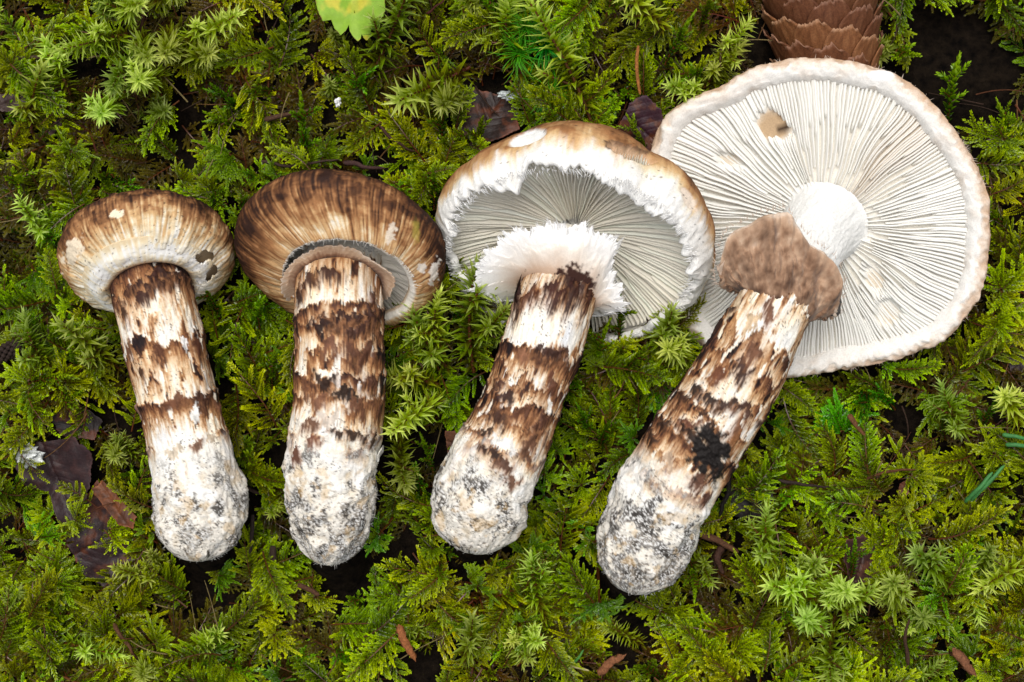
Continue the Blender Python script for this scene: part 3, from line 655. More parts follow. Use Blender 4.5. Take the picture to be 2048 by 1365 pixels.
def mushroom1():
    o0 = pt(390, 1040, -12)
    root = tag(empty('mushroom', o0), 'smallest mushroom, round brown-streaked cap with closed white veil, lying on moss', 'mushroom', 'mushrooms lying side by side')
    st = build_stem(1, root, o0); s = STEMS[1]
    CAPS[1]['ceil'] = -.25
    c, cap = lathe_cap(1, root, o0, col_cap1, wob=.03, lip=9)
    n = 240; q = np.linspace(-math.pi, math.pi, n, endpoint=False)
    A = s.loop(566, q, -3.0)
    al = math.pi / 2 - q
    psi1 = math.acos(-c.h0 / c.cb)
    ps_ = psi1 - math.radians(9)
    Bp = c.P(np.full(n, c.R * math.sin(ps_) * 1.0), np.full(n, c.cb * math.cos(ps_)), al)
    def cf(P, t, ang, wv, fn):
        b = np.clip(1.0 * np.exp(-t * 7) + .20 * wv * (1 - t) + .22 * fn * (1 - t), 0, 1) + .20 * sstep(.72, 1, t + .12 * fn)
        C = ramp(b, CAPRAMP); C = np.where(b[..., None] < .02, np.array([.83, .81, .77]), C)
        U, V = proj(P); spk = sstep(.74, .8, noise(U * .2, V * .2, 5, 67)); return mixc(C, (.04, .03, .02), spk * .7)
    def hole(p):
        d1 = spot(p, 407, 514, 20, 15, -20, .35, 3); d2 = spot(p, 424, 546, 9, 26, 28, .35, 4)
        return (d1 < .85) | (d2 < .85)
    o, _ = ring_loft('veil', root, o0, A, Bp, cf, bulge=15, bdir=-c.A, nt=60, seed=31, hole=hole, wav=4)
    o['label'] = 'white cottony veil stretched from cap to stem'
    foot_fuzz(root, o0, s, 960, 160, 5)
    for i, (u, v, l, w, lf, cl) in enumerate([]):
        flake(root, o0, s, u, v, l, w, lf, cl, seed=i + 1)
mushroom1()

# ================================================================== mushroom two: dark brown dome, ring just torn from the cap
def mushroom2():
    o0 = pt(664, 1040, -10)
    root = tag(empty('mushroom', o0), 'mushroom with dark brown dome cap and short brown ring against the gills', 'mushroom', 'mushrooms lying side by side')
    build_stem(2, root, o0); s = STEMS[2]
    CAPS[2]['ceil'] = .45; CAPS[2]['edge'] = lambda r: -8 - 34 * (r / 213) ** 2
    c, cap = lathe_cap(2, root, o0, col_cap2, wob=.02, lip=10)
    build_gills(c, cap, o0, 120, 50, lambda r: -8 - 34 * (r / c.R) ** 2, 50, 12, None, cols=(.88, .83, .74))
    n = 260
    q, Bp = edge_loop([(-90, 562, 582, 62), (-62, 570, 543, 100), (-36, 602, 512, 126), (-10, 650, 493, 146), (12, 702, 497, 146), (36, 746, 524, 130), (62, 787, 556, 110), (92, 778, 592, 70), (130, 756, 600, 10), (180, 680, 570, -20), (-130, 590, 604, 10)], n)
    A = s.loop(572, q, -3.0)
    def cf(P, t, ang, wv, fn):
        b = np.clip(.95 * np.exp(-t * 6) + .30 + .12 * wv + .10 * fn - .12 * sstep(.85, 1, t), 0.02, 1)
        return ramp(b, [(0, (.74, .64, .53)), (.3, (.50, .335, .215)), (.6, (.24, .12, .065)), (1, (.035, .018, .014))])
    ring_loft('ring', root, o0, A, Bp, cf, bulge=6, bdir=s.N[40], nt=40, jag=3.5, seed=51, wav=5)
    foot_fuzz(root, o0, s, 930, 220, 6, 11)
    r = np.random.default_rng(3); al = r.uniform(.1, 3.0, 160)
    b = c.P(np.full(160, c.ro - 3), np.full(160, -c.h0 - 3.0), al)
    d = -(c.X * np.cos(al)[:, None] + c.B * np.sin(al)[:, None]) + .5 * r.normal(size=(160, 3))
    fibres('cap_fringe', cap, o0, b, d, r.uniform(5, 12, 160), .8, (.80, .77, .70), None, .5, 4, 8)
    for i, (u, v, l, w, lf, cl) in enumerate([(760, 632, 60, 14, 6, (0.66, 0.54, 0.42)), (764, 916, 30, 26, 9, (0.66, 0.63, 0.57))]):
        flake(root, o0, s, u, v, l, w, lf, cl, seed=i + 40)
mushroom2()

# ================================================================== mushroom three: open cap with white shaggy margin and fringed ring
def mushroom3():
    o0 = pt(955, 1030, -14)
    root = tag(empty('mushroom', o0), 'mushroom with half-open tan cap, shaggy white margin and white fringed ring', 'mushroom', 'mushrooms lying side by side')
    build_stem(3, root, o0); s = STEMS[3]
    CAPS[3]['ceil'] = .55; CAPS[3]['edge'] = lambda r: 12 - 56 * (r / 276) ** 2.2
    c, cap = lathe_cap(3, root, o0, col_cap3, wob=.045, lip=9)
    build_gills(c, cap, o0, 168, 34, lambda r: 12 - 56 * (r / c.R) ** 2.2, 62, 22, None, cols=(.92, .87, .75))
    n = 320
    q, Bp = edge_loop([(-125, 996, 604, 16), (-95, 950, 580, 58), (-74, 955, 532, 100), (-50, 1000, 478, 138), (-26, 1055, 460, 160), (0, 1119, 449, 172), (26, 1187, 456, 166), (48, 1230, 486, 146), (72, 1228, 545, 112), (94, 1248, 610, 80), (125, 1198, 632, 14), (180, 1100, 570, -25)], n)
    A = s.loop(590, q, -4.0)
    def cf(P, t, ang, wv, fn):
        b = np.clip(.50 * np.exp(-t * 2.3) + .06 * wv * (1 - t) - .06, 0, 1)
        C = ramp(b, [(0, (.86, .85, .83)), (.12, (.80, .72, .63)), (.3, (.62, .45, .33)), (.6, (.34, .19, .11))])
        d = spot(P, 1150, 560, 44, 30, 10, .5, 21); C = mixc(C, (.045, .018, .013), (1 - sstep(.6, 1.0, d)) * (P[..., 2] > 40))
        d = spot(P, 1046, 580, 16, 34, 20, .5, 22); return mixc(C, (.05, .02, .012), (1 - sstep(.6, 1.0, d)) * (P[..., 2] > 40))
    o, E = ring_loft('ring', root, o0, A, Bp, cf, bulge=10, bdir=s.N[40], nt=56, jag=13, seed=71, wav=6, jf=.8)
    o['label'] = 'white fringed ring flaring round the stem top'
    r = np.random.default_rng(9)
    idx = r.integers(0, n, 620); e = E[idx]; d = unit(Bp[idx] - A[idx])
    tg = unit(np.roll(Bp, -1, 0) - Bp)[idx]
    clump = noise(idx * .31, 0, 0, 5)
    fibres('ring_fringe', o, o0, e - d * 10 + r.normal(size=e.shape) * 1.5, d + tg * (.7 * clump + .12 * r.normal(size=620))[:, None] + np.array([0, 0, .1]) + .07 * r.normal(size=e.shape), (7 + 10 * r.random(620)) * (1 + 1.0 * np.clip(noise(idx * .26, 71, 0, 72), -.7, 1)), 1.2, (.87, .86, .84), None, .35, 6, 10)
    m = 620; al = r.uniform(-.9, 3.6, m)
    cl = noise(al * 16, 0, 0, 6)
    b = c.P(np.full(m, c.ro - 4.0) + r.normal(size=m) * 4, np.full(m, -c.h0 - 6.0) + r.normal(size=m) * 4, al)
    rad = c.X * np.cos(al)[:, None] + c.B * np.sin(al)[:, None]; tan = -c.X * np.sin(al)[:, None] + c.B * np.cos(al)[:, None]
    fibres('cap_fringe', cap, o0, b, -rad * .9 - c.A * .2 + tan * (.8 * cl + .15 * r.normal(size=m))[:, None] + .10 * r.normal(size=(m, 3)), (6 + 7 * r.random(m)) * (1 + 1.2 * np.clip(noise(al * 16, 5, 0, 16), -.6, 1)), 1.3, (.87, .86, .84), None, .45, 6, 11)
    foot_fuzz(root, o0, s, 960, 140, 7, 8)
    # remnants of the torn veil at the stem top
    flake(root, o0, s, 1034, 606, 62, 26, 16, (.035, .014, .010), seed=85, rough=.5)
mushroom3()

# ================================================================== mushroom four: flat open cap showing all its gills
def mushroom4():
    o0 = pt(1290, 1080, -8)
    root = tag(empty('mushroom', o0), 'largest mushroom, flat open cap with white gills showing and brown ring', 'mushroom', 'mushrooms lying side by side')
    build_stem(4, root, o0); s = STEMS[4]
    X = unit(np.cross(np.array([0, 1.0, 0]), N4)); Y = np.cross(N4, X)
    def hit(u, v, lift=8):
        cpos = np.array([0, 0, HC]); d = pt(u, v, 0) - cpos
        t = ((C4 + N4 * lift - cpos) @ N4) / (d @ N4); p = cpos + d * t - C4
        return p @ X, p @ Y
    H = np.array([hit(u, v) for u, v in OUT4]); ang = np.arctan2(H[:, 1], H[:, 0]); rad = np.hypot(H[:, 0], H[:, 1])
    od = np.argsort(ang); ang, rad = ang[od], rad[od]
    A3 = np.concatenate([ang - 2 * math.pi, ang, ang + 2 * math.pi]); R3 = np.tile(rad, 3)
    def Ro(a):
        a = (a + math.pi) % (2 * math.pi) - math.pi
        return sum(np.interp(a + d, A3, R3) for d in (-.05, 0, .05)) / 3
    prof = [(0, 0, -92), (0, .4, -86), (0, .7, -66), (1, -30, -34), (1, -8, -14), (1, 0, 2), (1, -5, 14), (1, -18, 21), (1, -32, 18), (1, -42, 8), (1, -46, -2), (1, -52, -6), (0, .6, -3), (0, .3, 2), (0, .12, 4)]
    na = 420; al = np.linspace(-math.pi, math.pi, na, endpoint=False); R0 = Ro(al)
    rings = []
    for md, a, h in prof: rings.append(np.stack([(R0 + a) if md else R0 * max(a, .001), np.full(na, float(h))], -1))
    rings = np.array(rings)                                   # m, na, 2
    tt = np.linspace(0, len(prof) - 1, 110); i0 = np.clip(tt.astype(int), 0, len(prof) - 2); f = (tt - i0)[:, None, None]
    Q = np.concatenate([2 * rings[:1] - rings[1:2], rings, 2 * rings[-1:] - rings[-2:-1]])
    a_, b_, c_, d_ = Q[i0], Q[i0 + 1], Q[i0 + 2], Q[i0 + 3]
    G = .5 * (2 * b_ + (c_ - a_) * f + (2 * a_ - 5 * b_ + 4 * c_ - d_) * f ** 2 + (3 * b_ - a_ - 3 * c_ + d_) * f ** 3)
    AL = np.repeat(al[None], len(tt), 0); ca, sa = np.cos(AL), np.sin(AL); TT = np.repeat(tt[:, None], na, 1)
    rimm = sstep(4, 5.5, TT) * (1 - sstep(9.5, 11, TT))
    fz = fbm(ca * 26, sa * 26, TT * .8, 301, 4, .6); fz2 = fbm(ca * 7, sa * 7, TT * .4, 305, 3); ser = noise(al * 30, 0, 0, 311)[None]
    rr = G[..., 0] + rimm * (2.6 * fz + 2.5 * fz2 + 3.0 * ser * sstep(7.5, 9, TT)); hh = G[..., 1] + rimm * (3.4 * fz + 3.5 * fz2)
    P = C4 + X * (rr * ca)[..., None] + Y * (rr * sa)[..., None] + N4 * hh[..., None]
    tan = np.clip((1 - sstep(5.2, 7.4, TT + .9 * fz2 + .5 * fz)) * .40 + .10 * fz2, 0, .7)
    C = ramp(tan, [(0, (.82, .79, .74)), (.15, (.72, .60, .49)), (.4, (.50, .33, .21)), (.7, (.30, .18, .1))])
    inn = sstep(10, 11, TT); C = mixc(C, (.80, .76, .68), inn)
    U, V = proj(P); C = mixc(C, (.46, .32, .19), inn * (1 - sstep(.7, 1.2, np.hypot((U - 1548) / 36, (V - 252) / 34))))
    for hu, hv, a1 in ((1456, 322, 22), (1752, 565, 26), (1776, 628, 24)): C = mixc(C, (.60, .50, .37), inn * .8 * (1 - sstep(.6, 1.2, np.hypot(U - hu, V - hv) / a1)))
    C = mixc(C, (.06, .035, .02), inn * (1 - sstep(.5, 1.1, np.hypot((U - 1566) / 16, (V - 258) / 12))))
    U, V = proj(P); nick = 1 - sstep(.7, 1.1, np.hypot((U - 1762) / 30, (V - 152) / 13)); C = mixc(C, (.88, .87, .85), nick * rimm)
    cap = obj('cap', mesh('cap', P, grid_faces(len(tt), na, True), M_cap, C, origin=o0), root)
    # gills
    r_ = np.random.default_rng(44); N = 250; M = 22
    holes = [(1540, 247, 32, 31, 0), (1566, 266, 24, 15, 0), (1456, 322, 26, 16, 20), (1750, 558, 20, 36, -20), (1776, 625, 28, 30, 0), (1730, 468, 22, 12, 10), (1738, 420, 26, 7, 35), (1500, 300, 30, 8, 40)]
    hd = [1.3, 1.3, 1.0, 1.0, .9, .7, .5, .6]
    for i in range(N):
        a = 2 * math.pi * (i + .14 * r_.normal()) / N
        R1 = float(Ro(a)) - 41
        kind = i % 4
        r0 = 62 if kind == 0 else (78 + 60 * r_.random() if kind == 2 else R1 * (.44 + .34 * r_.random()))
        t = np.linspace(0, 1, M); rr = r0 + (R1 - r0) * t
        al_ = a + (.030 * noise(rr / 130, a * 2.2, 0, 331) + .005 * noise(rr / 45, a * 9, 0, 333) + .002 * noise(rr / 22, i * 1.3, 0, 334)) * np.clip(R1 / np.maximum(rr, 90), 1, 1.9)
        mid = np.sin(math.pi * np.clip((rr - 60) / (R1 - 60), 0, 1))
        h = 4 + 7 * mid + 10 * (1 - rr / R1) + 1.0 * noise(rr / 30, i * 1.7, 0, 335) + 1.1 * r_.normal()
        if kind % 2: h = h - 12 * np.clip(1 - t * 6, 0, 1) ** 1.5 - 1.5
        line = C4 + X * (rr * np.cos(al_))[:, None] + Y * (rr * np.sin(al_))[:, None]
        u, v = proj(line + N4 * 8)
        cut = np.zeros(M)
        for (hu, hv, a1, b1, ro), dd in zip(holes, hd):
            c0, s0 = math.cos(math.radians(ro)), math.sin(math.radians(ro)); du, dv = u - hu, v - hv
            d = np.hypot((du * c0 + dv * s0) / a1, (-du * s0 + dv * c0) / b1) + .16 * noise(u * .12, v * .12, i, 341)
            cut = np.maximum(cut, dd * (1 - sstep(.85, 1.0, d)))
        h = h - cut * np.interp(rr, [60, 300], [12, 18])
        side = -X * np.sin(al_)[:, None] + Y * np.cos(al_)[:, None]
        # lean of the plates: they lie over a little
        lean = .45 * noise(a * 3.1, 0, 0, 351)
        nn = unit(N4 + side * lean)
        line = line + N4 * h[:, None]
        pitch = 2 * math.pi * rr / N
        tanz = math.exp(-(((a - .80) / .20) ** 2)) * .5
        colr = np.array([.88, .86, .80]) * (1 - tanz) + np.array([.60, .44, .26]) * tanz
        colr = np.stack([colr * .86, colr * .98, np.array([.86, .84, .785]), colr * .98, colr * .86])[None].repeat(M, 0) if tanz > .03 else np.broadcast_to(colr * (1 + .02 * r_.normal()), (M, 5, 3))
        dep = np.maximum(20 + h, 3) 
        obj('gill', gill_mesh('gill', line, nn, side, dep, np.clip(pitch * .80, 1.0, 7.0), M_gill, colr, o0), cap)
    # ring
    n = 320
    q, Bp = edge_loop([(-130, 1448, 575, 95), (-92, 1424, 548, 150), (-64, 1442, 478, 190), (-38, 1490, 432, 212), (-10, 1545, 418, 220), (12, 1580, 424, 220), (34, 1618, 462, 216), (56, 1655, 505, 206), (76, 1692, 552, 190), (98, 1690, 612, 158), (126, 1652, 636, 110), (180, 1560, 580, 60)], n)
    A = s.loop(618, q, -4.0)
    def cf(P, t, ang, wv, fn):
        mo = fbm(P[..., 0] * .06, P[..., 1] * .06, P[..., 2] * .06, 97, 4)
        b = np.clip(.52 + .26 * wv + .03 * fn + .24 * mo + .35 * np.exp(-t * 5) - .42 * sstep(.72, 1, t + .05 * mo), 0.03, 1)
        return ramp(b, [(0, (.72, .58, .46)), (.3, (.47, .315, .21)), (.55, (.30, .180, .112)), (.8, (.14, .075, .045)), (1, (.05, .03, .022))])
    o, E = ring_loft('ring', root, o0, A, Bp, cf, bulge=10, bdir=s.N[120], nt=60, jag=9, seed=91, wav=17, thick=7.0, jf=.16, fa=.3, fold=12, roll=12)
    o['label'] = 'brown membranous ring turned back round the stem'
    idx = r_.integers(0, n, 200); d = unit(Bp[idx] - A[idx])
    fibres('ring_fringe', o, o0, E[idx] - d * 4, d + .35 * r_.normal(size=(200, 3)), r_.uniform(4, 15, 200), 1.0, (.62, .50, .40), None, .5, 5, 15)
    # dark crusted lump on the ring's right end
    mb = MB(); g = np.linspace(0, math.pi, 12)[:, None]; w = np.linspace(0, 2 * math.pi, 16, endpoint=False)[None]
    D = np.stack([np.sin(g) * np.cos(w) * 14, np.sin(g) * np.sin(w) * 19, np.cos(g) * 14 + 0 * w], -1)
    D = D * (1 + .25 * fbm(D[..., 0] * .09, D[..., 1] * .09, D[..., 2] * .09, 3, 3))[..., None] + pt(1668, 612, 150)
    mb.add(D, grid_faces(12, 16, True), c=(.07, .065, .06)); l_ = obj('soil_lump', mb.done('soil_lump', M_stem, o0), root); l_['label'] = 'dark soil lump stuck on the ring'
    m = 220; a2 = r_.uniform(-math.pi, math.pi, m); Rm = Ro(a2)
    bs = C4 + X * ((Rm - 4) * np.cos(a2))[:, None] + Y * ((Rm - 4) * np.sin(a2))[:, None] + N4 * 2
    dr = X * np.cos(a2)[:, None] + Y * np.sin(a2)[:, None]
    fibres('cap_fringe', cap, o0, bs, dr + .7 * r_.normal(size=(m, 3)), r_.uniform(4, 14, m), .9, (.66, .54, .44), None, .6, 5, 16)
    foot_fuzz(root, o0, s, 985, 260, 8, 11)
    for i, (u, v, l, w, lf, cl) in enumerate([(1520, 575, 86, 30, 9, (0.76, 0.66, 0.5))]):
        flake(root, o0, s, u, v, l, w, lf, cl, seed=i + 130)
mushroom4()
# ------------------------------------------------------------------ where the mushrooms lie (to keep the moss off them)
CAP4_SH = np.array([(1640 + (u - 1640) * .955, 440 + (v - 440) * .955) for u, v in OUT4])
def in_poly(U, V, poly):
    r = np.zeros(U.shape, bool); n = len(poly); j = n - 1
    for i in range(n):
        x1, y1 = poly[i]; x2, y2 = poly[j]
        c = ((y1 > V) != (y2 > V)) & (U < (x2 - x1) * (V - y1) / (y2 - y1 + 1e-9) + x1)
        r ^= c; j = i
    return r
def covered(U, V, sh=.9):
    r = np.zeros(U.shape, bool)
    for k, s in STEMS.items():
        cu, cv = proj(s.C)
        for i in range(0, s.ns, 8):
            rr = s.r[i] * sh * HC / (HC - s.C[i, 2])
            r |= (U - cu[i]) ** 2 + (V - cv[i]) ** 2 < rr * rr
    for k, d in CAPS.items():
        a, l = math.radians(d['rot']), math.radians(d['lean'])
        du, dv = U - d['c'][0], V - d['c'][1]
        x = du * math.cos(a) + dv * math.sin(a); y = -du * math.sin(a) + dv * math.cos(a)
        b = math.hypot(d['ct'] * math.cos(l), d['R'] * math.sin(l))
        r |= (x / (d['R'] * (sh + .05))) ** 2 + (y / (b * (sh + .05))) ** 2 < 1
    return r | in_poly(U, V, CAP4_SH)

# ------------------------------------------------------------------ moss plants
def leaves5(mb, base, d, n, ln, wd, curl, t, basew=.45, mid=.42, fold=.22):
    """many small folded leaves at once"""
    k = len(base); d = unit(d); s = unit(np.cross(n, d)); n = np.cross(d, s)
    ln = np.broadcast_to(ln, (k,))[:, None]; wd = np.broadcast_to(wd, (k,))[:, None]; curl = np.broadcast_to(curl, (k,))[:, None]
    m = base + d * ln * mid + n * curl * ln * .12
    V = np.stack([base - s * wd * .5 * basew, base + s * wd * .5 * basew, m + s * wd * .5 + n * fold * wd, m - n * fold * wd * .3, m - s * wd * .5 + n * fold * wd, base + d * ln + n * curl * ln * .6], 1)
    o = (np.arange(k) * 6)[:, None]
    F = np.concatenate([o + np.array([[0, 1, 3]]), o + np.array([[1, 2, 3]]), o + np.array([[0, 3, 4]]), o + np.array([[3, 2, 5]]), o + np.array([[4, 3, 5]])])
    tt = np.repeat(np.broadcast_to(t, (k,))[:, None], 6, 1) + np.array([-.38, -.38, .02, -.2, .02, .30])
    mb.add(V.reshape(-1, 3), F, np.clip(tt, 0, 1).ravel())
def branchlet(lv, st, r, p0, d, up, L, ll, lw, t0, t1, droop, step, ranks=(-1, 0, 1), stemr=1.2, ang=46):
    n = max(4, int(L / step)); t = np.linspace(0, 1, n)
    side = unit(np.cross(up, d)); c = r.normal() * .12
    P = p0 + d * (L * t)[:, None] + side * (c * L * t ** 2)[:, None] - up * (droop * L * t ** 2)[:, None]
    T = unit(np.gradient(P, axis=0))
    V, F = tube(P[::2] if n > 7 else P, np.linspace(stemr, stemr * .4, len(P[::2]) if n > 7 else n), 3); st.add(V, F, .3)
    for q in ranks:
        b = P + T * (step * .33 * (q + 1)); a = math.radians(ang) * (1 - .35 * t) * r.uniform(.8, 1.2, n)
        out = side * q * .95 + up * (.55 if q == 0 else .25) + .18 * r.normal(size=(n, 3))
        dd = T * np.cos(a)[:, None] + unit(out - T * (out * T).sum(1, keepdims=True)) * np.sin(a)[:, None]
        sz = np.interp(t, [0, .25, .8, 1], [.8, 1, .8, .55]) * r.uniform(.8, 1.15, n)
        leaves5(lv, b, dd, up[None] + .35 * unit(out) + .1 * r.normal(size=(n, 3)), ll * sz, lw * sz, .25, t0 + (t1 - t0) * t ** 1.3 + .06 * r.normal(size=n))
    # pointed end bud
    leaves5(lv, P[-1:].repeat(3, 0), T[-1:] + .3 * r.normal(size=(3, 3)), up[None].repeat(3, 0), ll * .9, lw * .7, .1, t1)
    return P, T
def frond(seed, Lm=175, ll=8.5, lw=4.6, Lb=62, gap=12, bi=True, arch=.10):
    r = np.random.default_rng(seed); lv, st = MB(), MB()
    up = np.array([0, 0, 1.0]); t = np.linspace(0, 1, 22)
    w = r.normal() * .15
    ax = np.stack([Lm * t, w * Lm * t ** 2, Lm * arch * np.sin(math.pi * t) - Lm * .12 * t ** 2], 1)
    V, F = tube(ax, np.linspace(2.3, 1.0, 22), 5); st.add(V, F, .2)
    x = .12 * Lm; sgn = 1
    while x < Lm * .97:
        f = x / Lm; p = np.array([np.interp(f, t, ax[:, i]) for i in range(3)])
        T = unit(np.array([np.interp(min(f + .03, 1), t, ax[:, i]) for i in range(3)]) - np.array([np.interp(f - .03, t, ax[:, i]) for i in range(3)]))
        a = math.radians(np.interp(f, [0, 1], [66, 34]) + r.normal() * 7) * sgn
        sd = np.cross(up, T); d = unit(T * math.cos(a) + sd * math.sin(a) + up * r.uniform(-.25, .30))
        L = Lb * np.interp(f, [0, .25, .6, 1], [.62, 1, .85, .42]) * r.uniform(.75, 1.15)
        P, TT = branchlet(lv, st, r, p, d, up, L, ll, lw, .35, .95, r.uniform(.05, .25), ll * .42)
        if bi and L > Lb * .55:
            s2 = 1
            for q in np.arange(.25, .82, 11.0 / L):
                i = int(q * (len(P) - 1)); a2 = math.radians(48 + r.normal() * 8) * s2
                d2 = unit(TT[i] * math.cos(a2) + np.cross(up, TT[i]) * math.sin(a2) + up * r.uniform(-.1, .1))
                branchlet(lv, st, r, P[i], d2, up, L * .40 * (1.15 - q), ll * .8, lw * .8, .45, .9, .15, ll * .45, (-1, 1) if r.random() < .5 else (-1, 0, 1), .8); s2 = -s2
        x += gap * r.uniform(.45, .8); sgn = -sgn
    branchlet(lv, st, r, ax[-1], unit(ax[-1] - ax[-2]), up, Lb * .5, ll, lw, .6, 1.0, .2, ll * .42)
    return lv, st
def rosette(seed, ll=10.5, lw=5.4, nb=9, Lb=74):
    """a fan of leafy branchlets round the top of a shoot, seen from above"""
    r = np.random.default_rng(seed); lv, st = MB(), MB(); up = np.array([0, 0, 1.0])
    V, F = tube(np.array([[-25, -8, -90], [-12, -3, -45], [0, 0, 0]]), [4, 3.4, 2.4], 5); st.add(V, F, .2)
    spread = r.uniform(2.4, 5.6)
    for i in range(nb):
        a = spread * (i + .45 * r.normal()) / nb
        d = unit(np.array([math.cos(a), math.sin(a), r.uniform(-.1, .32)]))
        L = Lb * r.uniform(.4, 1.2)
        P, TT = branchlet(lv, st, r, d * 3, d, up, L, ll, lw, .45, 1.0, r.uniform(.0, .55), ll * .44, stemr=1.6, ang=44)
        if L > Lb * .6:
            for s2 in (-1, 1, -1, 1):
                j = int(r.uniform(.2, .65) * (len(P) - 1)); a2 = math.radians(46) * s2
                d2 = unit(TT[j] * math.cos(a2) + np.cross(up, TT[j]) * math.sin(a2))
                branchlet(lv, st, r, P[j], d2, up, L * r.uniform(.25, .48), ll * .85, lw * .85, .5, .95, .2, ll * .42)
    return lv, st
def shoot(seed, L=130, ll=17, lw=9.5, side=5):
    """upright leafy shoot with blunt overlapping leaves; grows along +Z"""
    r = np.random.default_rng(seed); lv, st = MB(), MB()
    def axis(p0, d, L, ll, lw, t0, t1):
        n = int(L / 2.4); t = np.linspace(0, 1, n); bend = r.normal(size=3) * .18
        P = p0 + d * (L * t)[:, None] + bend * (L * t ** 2)[:, None]; T = unit(np.gradient(P, axis=0))
        V, F = tube(P[::4], np.linspace(2.6, 1, len(P[::4])), 5); st.add(V, F, .2)
        e1 = unit(np.cross(T, np.array([.3, 1, .2]))); e2 = np.cross(T, e1)
        ph = np.arange(n) * 2.399; rad = e1 * np.cos(ph)[:, None] + e2 * np.sin(ph)[:, None]
        a = np.radians(np.interp(t, [0, .6, 1], [52, 40, 14])) * r.uniform(.8, 1.2, n)
        sz = np.interp(t, [0, .2, .75, 1], [.6, 1, .95, .6])
        dd = T * np.cos(a)[:, None] + rad * np.sin(a)[:, None]
        leaves5(lv, P + rad * 1.0, dd, T - rad * .5, ll * sz, lw * sz, .15, t0 + (t1 - t0) * t + .06 * r.normal(size=n), .6, .45, .25)
        return P, T
    P, T = axis(np.zeros(3), np.array([0, 0, 1.0]), L, ll, lw, .2, 1.0)
    for i in range(side):
        j = int(r.uniform(.25, .72) * len(P)); a = r.uniform(0, 6.28)
        d = unit(np.array([math.cos(a), math.sin(a), .75])); axis(P[j], d, L * r.uniform(.2, .34), ll * .78, lw * .75, .4, .9)
    return lv, st
def spiky(seed, L=150, ll=36, lw=9.0, side=2):
    """shaggy shoot with long pointed leaves standing off all round; grows along +Z"""
    r = np.random.default_rng(seed); lv, st = MB(), MB()
    def axis(p0, d, L, k):
        n = int(L / 1.9); t = np.linspace(0, 1, n); bend = r.normal(size=3) * .16
        P = p0 + d * (L * t)[:, None] + bend * (L * t ** 2)[:, None]; T = unit(np.gradient(P, axis=0))
        V, F = tube(P[::4], np.linspace(3.2, 1.4, len(P[::4])), 5); st.add(V, F, .2)
        e1 = unit(np.cross(T, np.array([.3, 1, .2]))); e2 = np.cross(T, e1)
        ph = np.arange(n) * 2.399 + r.normal(size=n) * .2; rad = e1 * np.cos(ph)[:, None] + e2 * np.sin(ph)[:, None]
        a = np.radians(np.interp(t, [0, .5, .85, 1], [84, 68, 46, 16]) + r.normal(size=n) * 9)
        sz = np.interp(t, [0, .3, .8, 1], [.65, 1, 1.0, .65]) * k
        dd = T * np.cos(a)[:, None] + rad * np.sin(a)[:, None]
        leaves5(lv, P + rad * 1.2, dd, T - rad * .25, ll * sz * r.uniform(.8, 1.15, n), lw * sz, -.45 + .25 * r.normal(size=n), .12 + .80 * t ** 1.1 + .07 * r.normal(size=n), 1.15, .36, .22)
        return P
    P = axis(np.zeros(3), np.array([0, 0, 1.0]), L, 1.0)
    for i in range(side):
        j = int(r.uniform(.3, .7) * len(P)); a = r.uniform(0, 6.28)
        axis(P[j], unit(np.array([math.cos(a), math.sin(a), .9])), L * r.uniform(.2, .38), .72)
    return lv, st
def hairtuft(seed):
    r = np.random.default_rng(seed); lv, st = MB(), MB()
    V, F = tube(np.array([[0, 0, -20], [0, 0, 0], [0, 0, 25.]]), [2.4, 2.2, 1.6], 5); st.add(V, F, .2)
    for i in range(75):
        a = r.uniform(0, 6.28); el = r.uniform(.15, 1.3); L = r.uniform(45, 85); t = np.linspace(0, 1, 8)[:, None]
        d = np.array([math.cos(a) * math.cos(el), math.sin(a) * math.cos(el), math.sin(el)]); w = np.array([-math.sin(a), math.cos(a), 0])
        cv = r.uniform(.25, .9) * (1 if r.random() < .75 else -1)
        P = np.array([0, 0, r.uniform(0, 25)]) + d * L * t + w * cv * L * .5 * t ** 2 - np.array([0, 0, .35 * L]) * t ** 2
        V, F = tube(P, 1.5 * (1 - .85 * t[:, 0]), 3); lv.add(V, F, np.repeat(.3 + .6 * t[:, 0], 3))
    return lv, st

PROTO = {}
def reg(kind, pair, mat):
    lv, st = pair
    a = lv.done(kind + '_leaves', mat, smooth=False); b = st.done(kind + '_stalk', M_mstem)
    PROTO.setdefault(kind, []).append((a, b))
for i in range(4): reg('fine', frond(10 + i), M_frond)
for i in range(4): reg('broad', frond(30 + i, 165, 11.5, 6.0, 66, 17, False, .14), M_frond)
for i in range(9): reg('rosette', rosette(50 + i, nb=6 + i % 4), M_green if i % 3 == 0 else M_frond)
for i in range(4): reg('shoot', shoot(70 + i), M_green)
for i in range(5): reg('spiky', spiky(90 + i, 135 + 12 * i), M_spiky)
for i in range(2): reg('hair', hairtuft(110 + i), M_hair)
for i in range(3): reg('old', frond(130 + i, 160, 7.5, 3.6, 58, 13), M_brown)

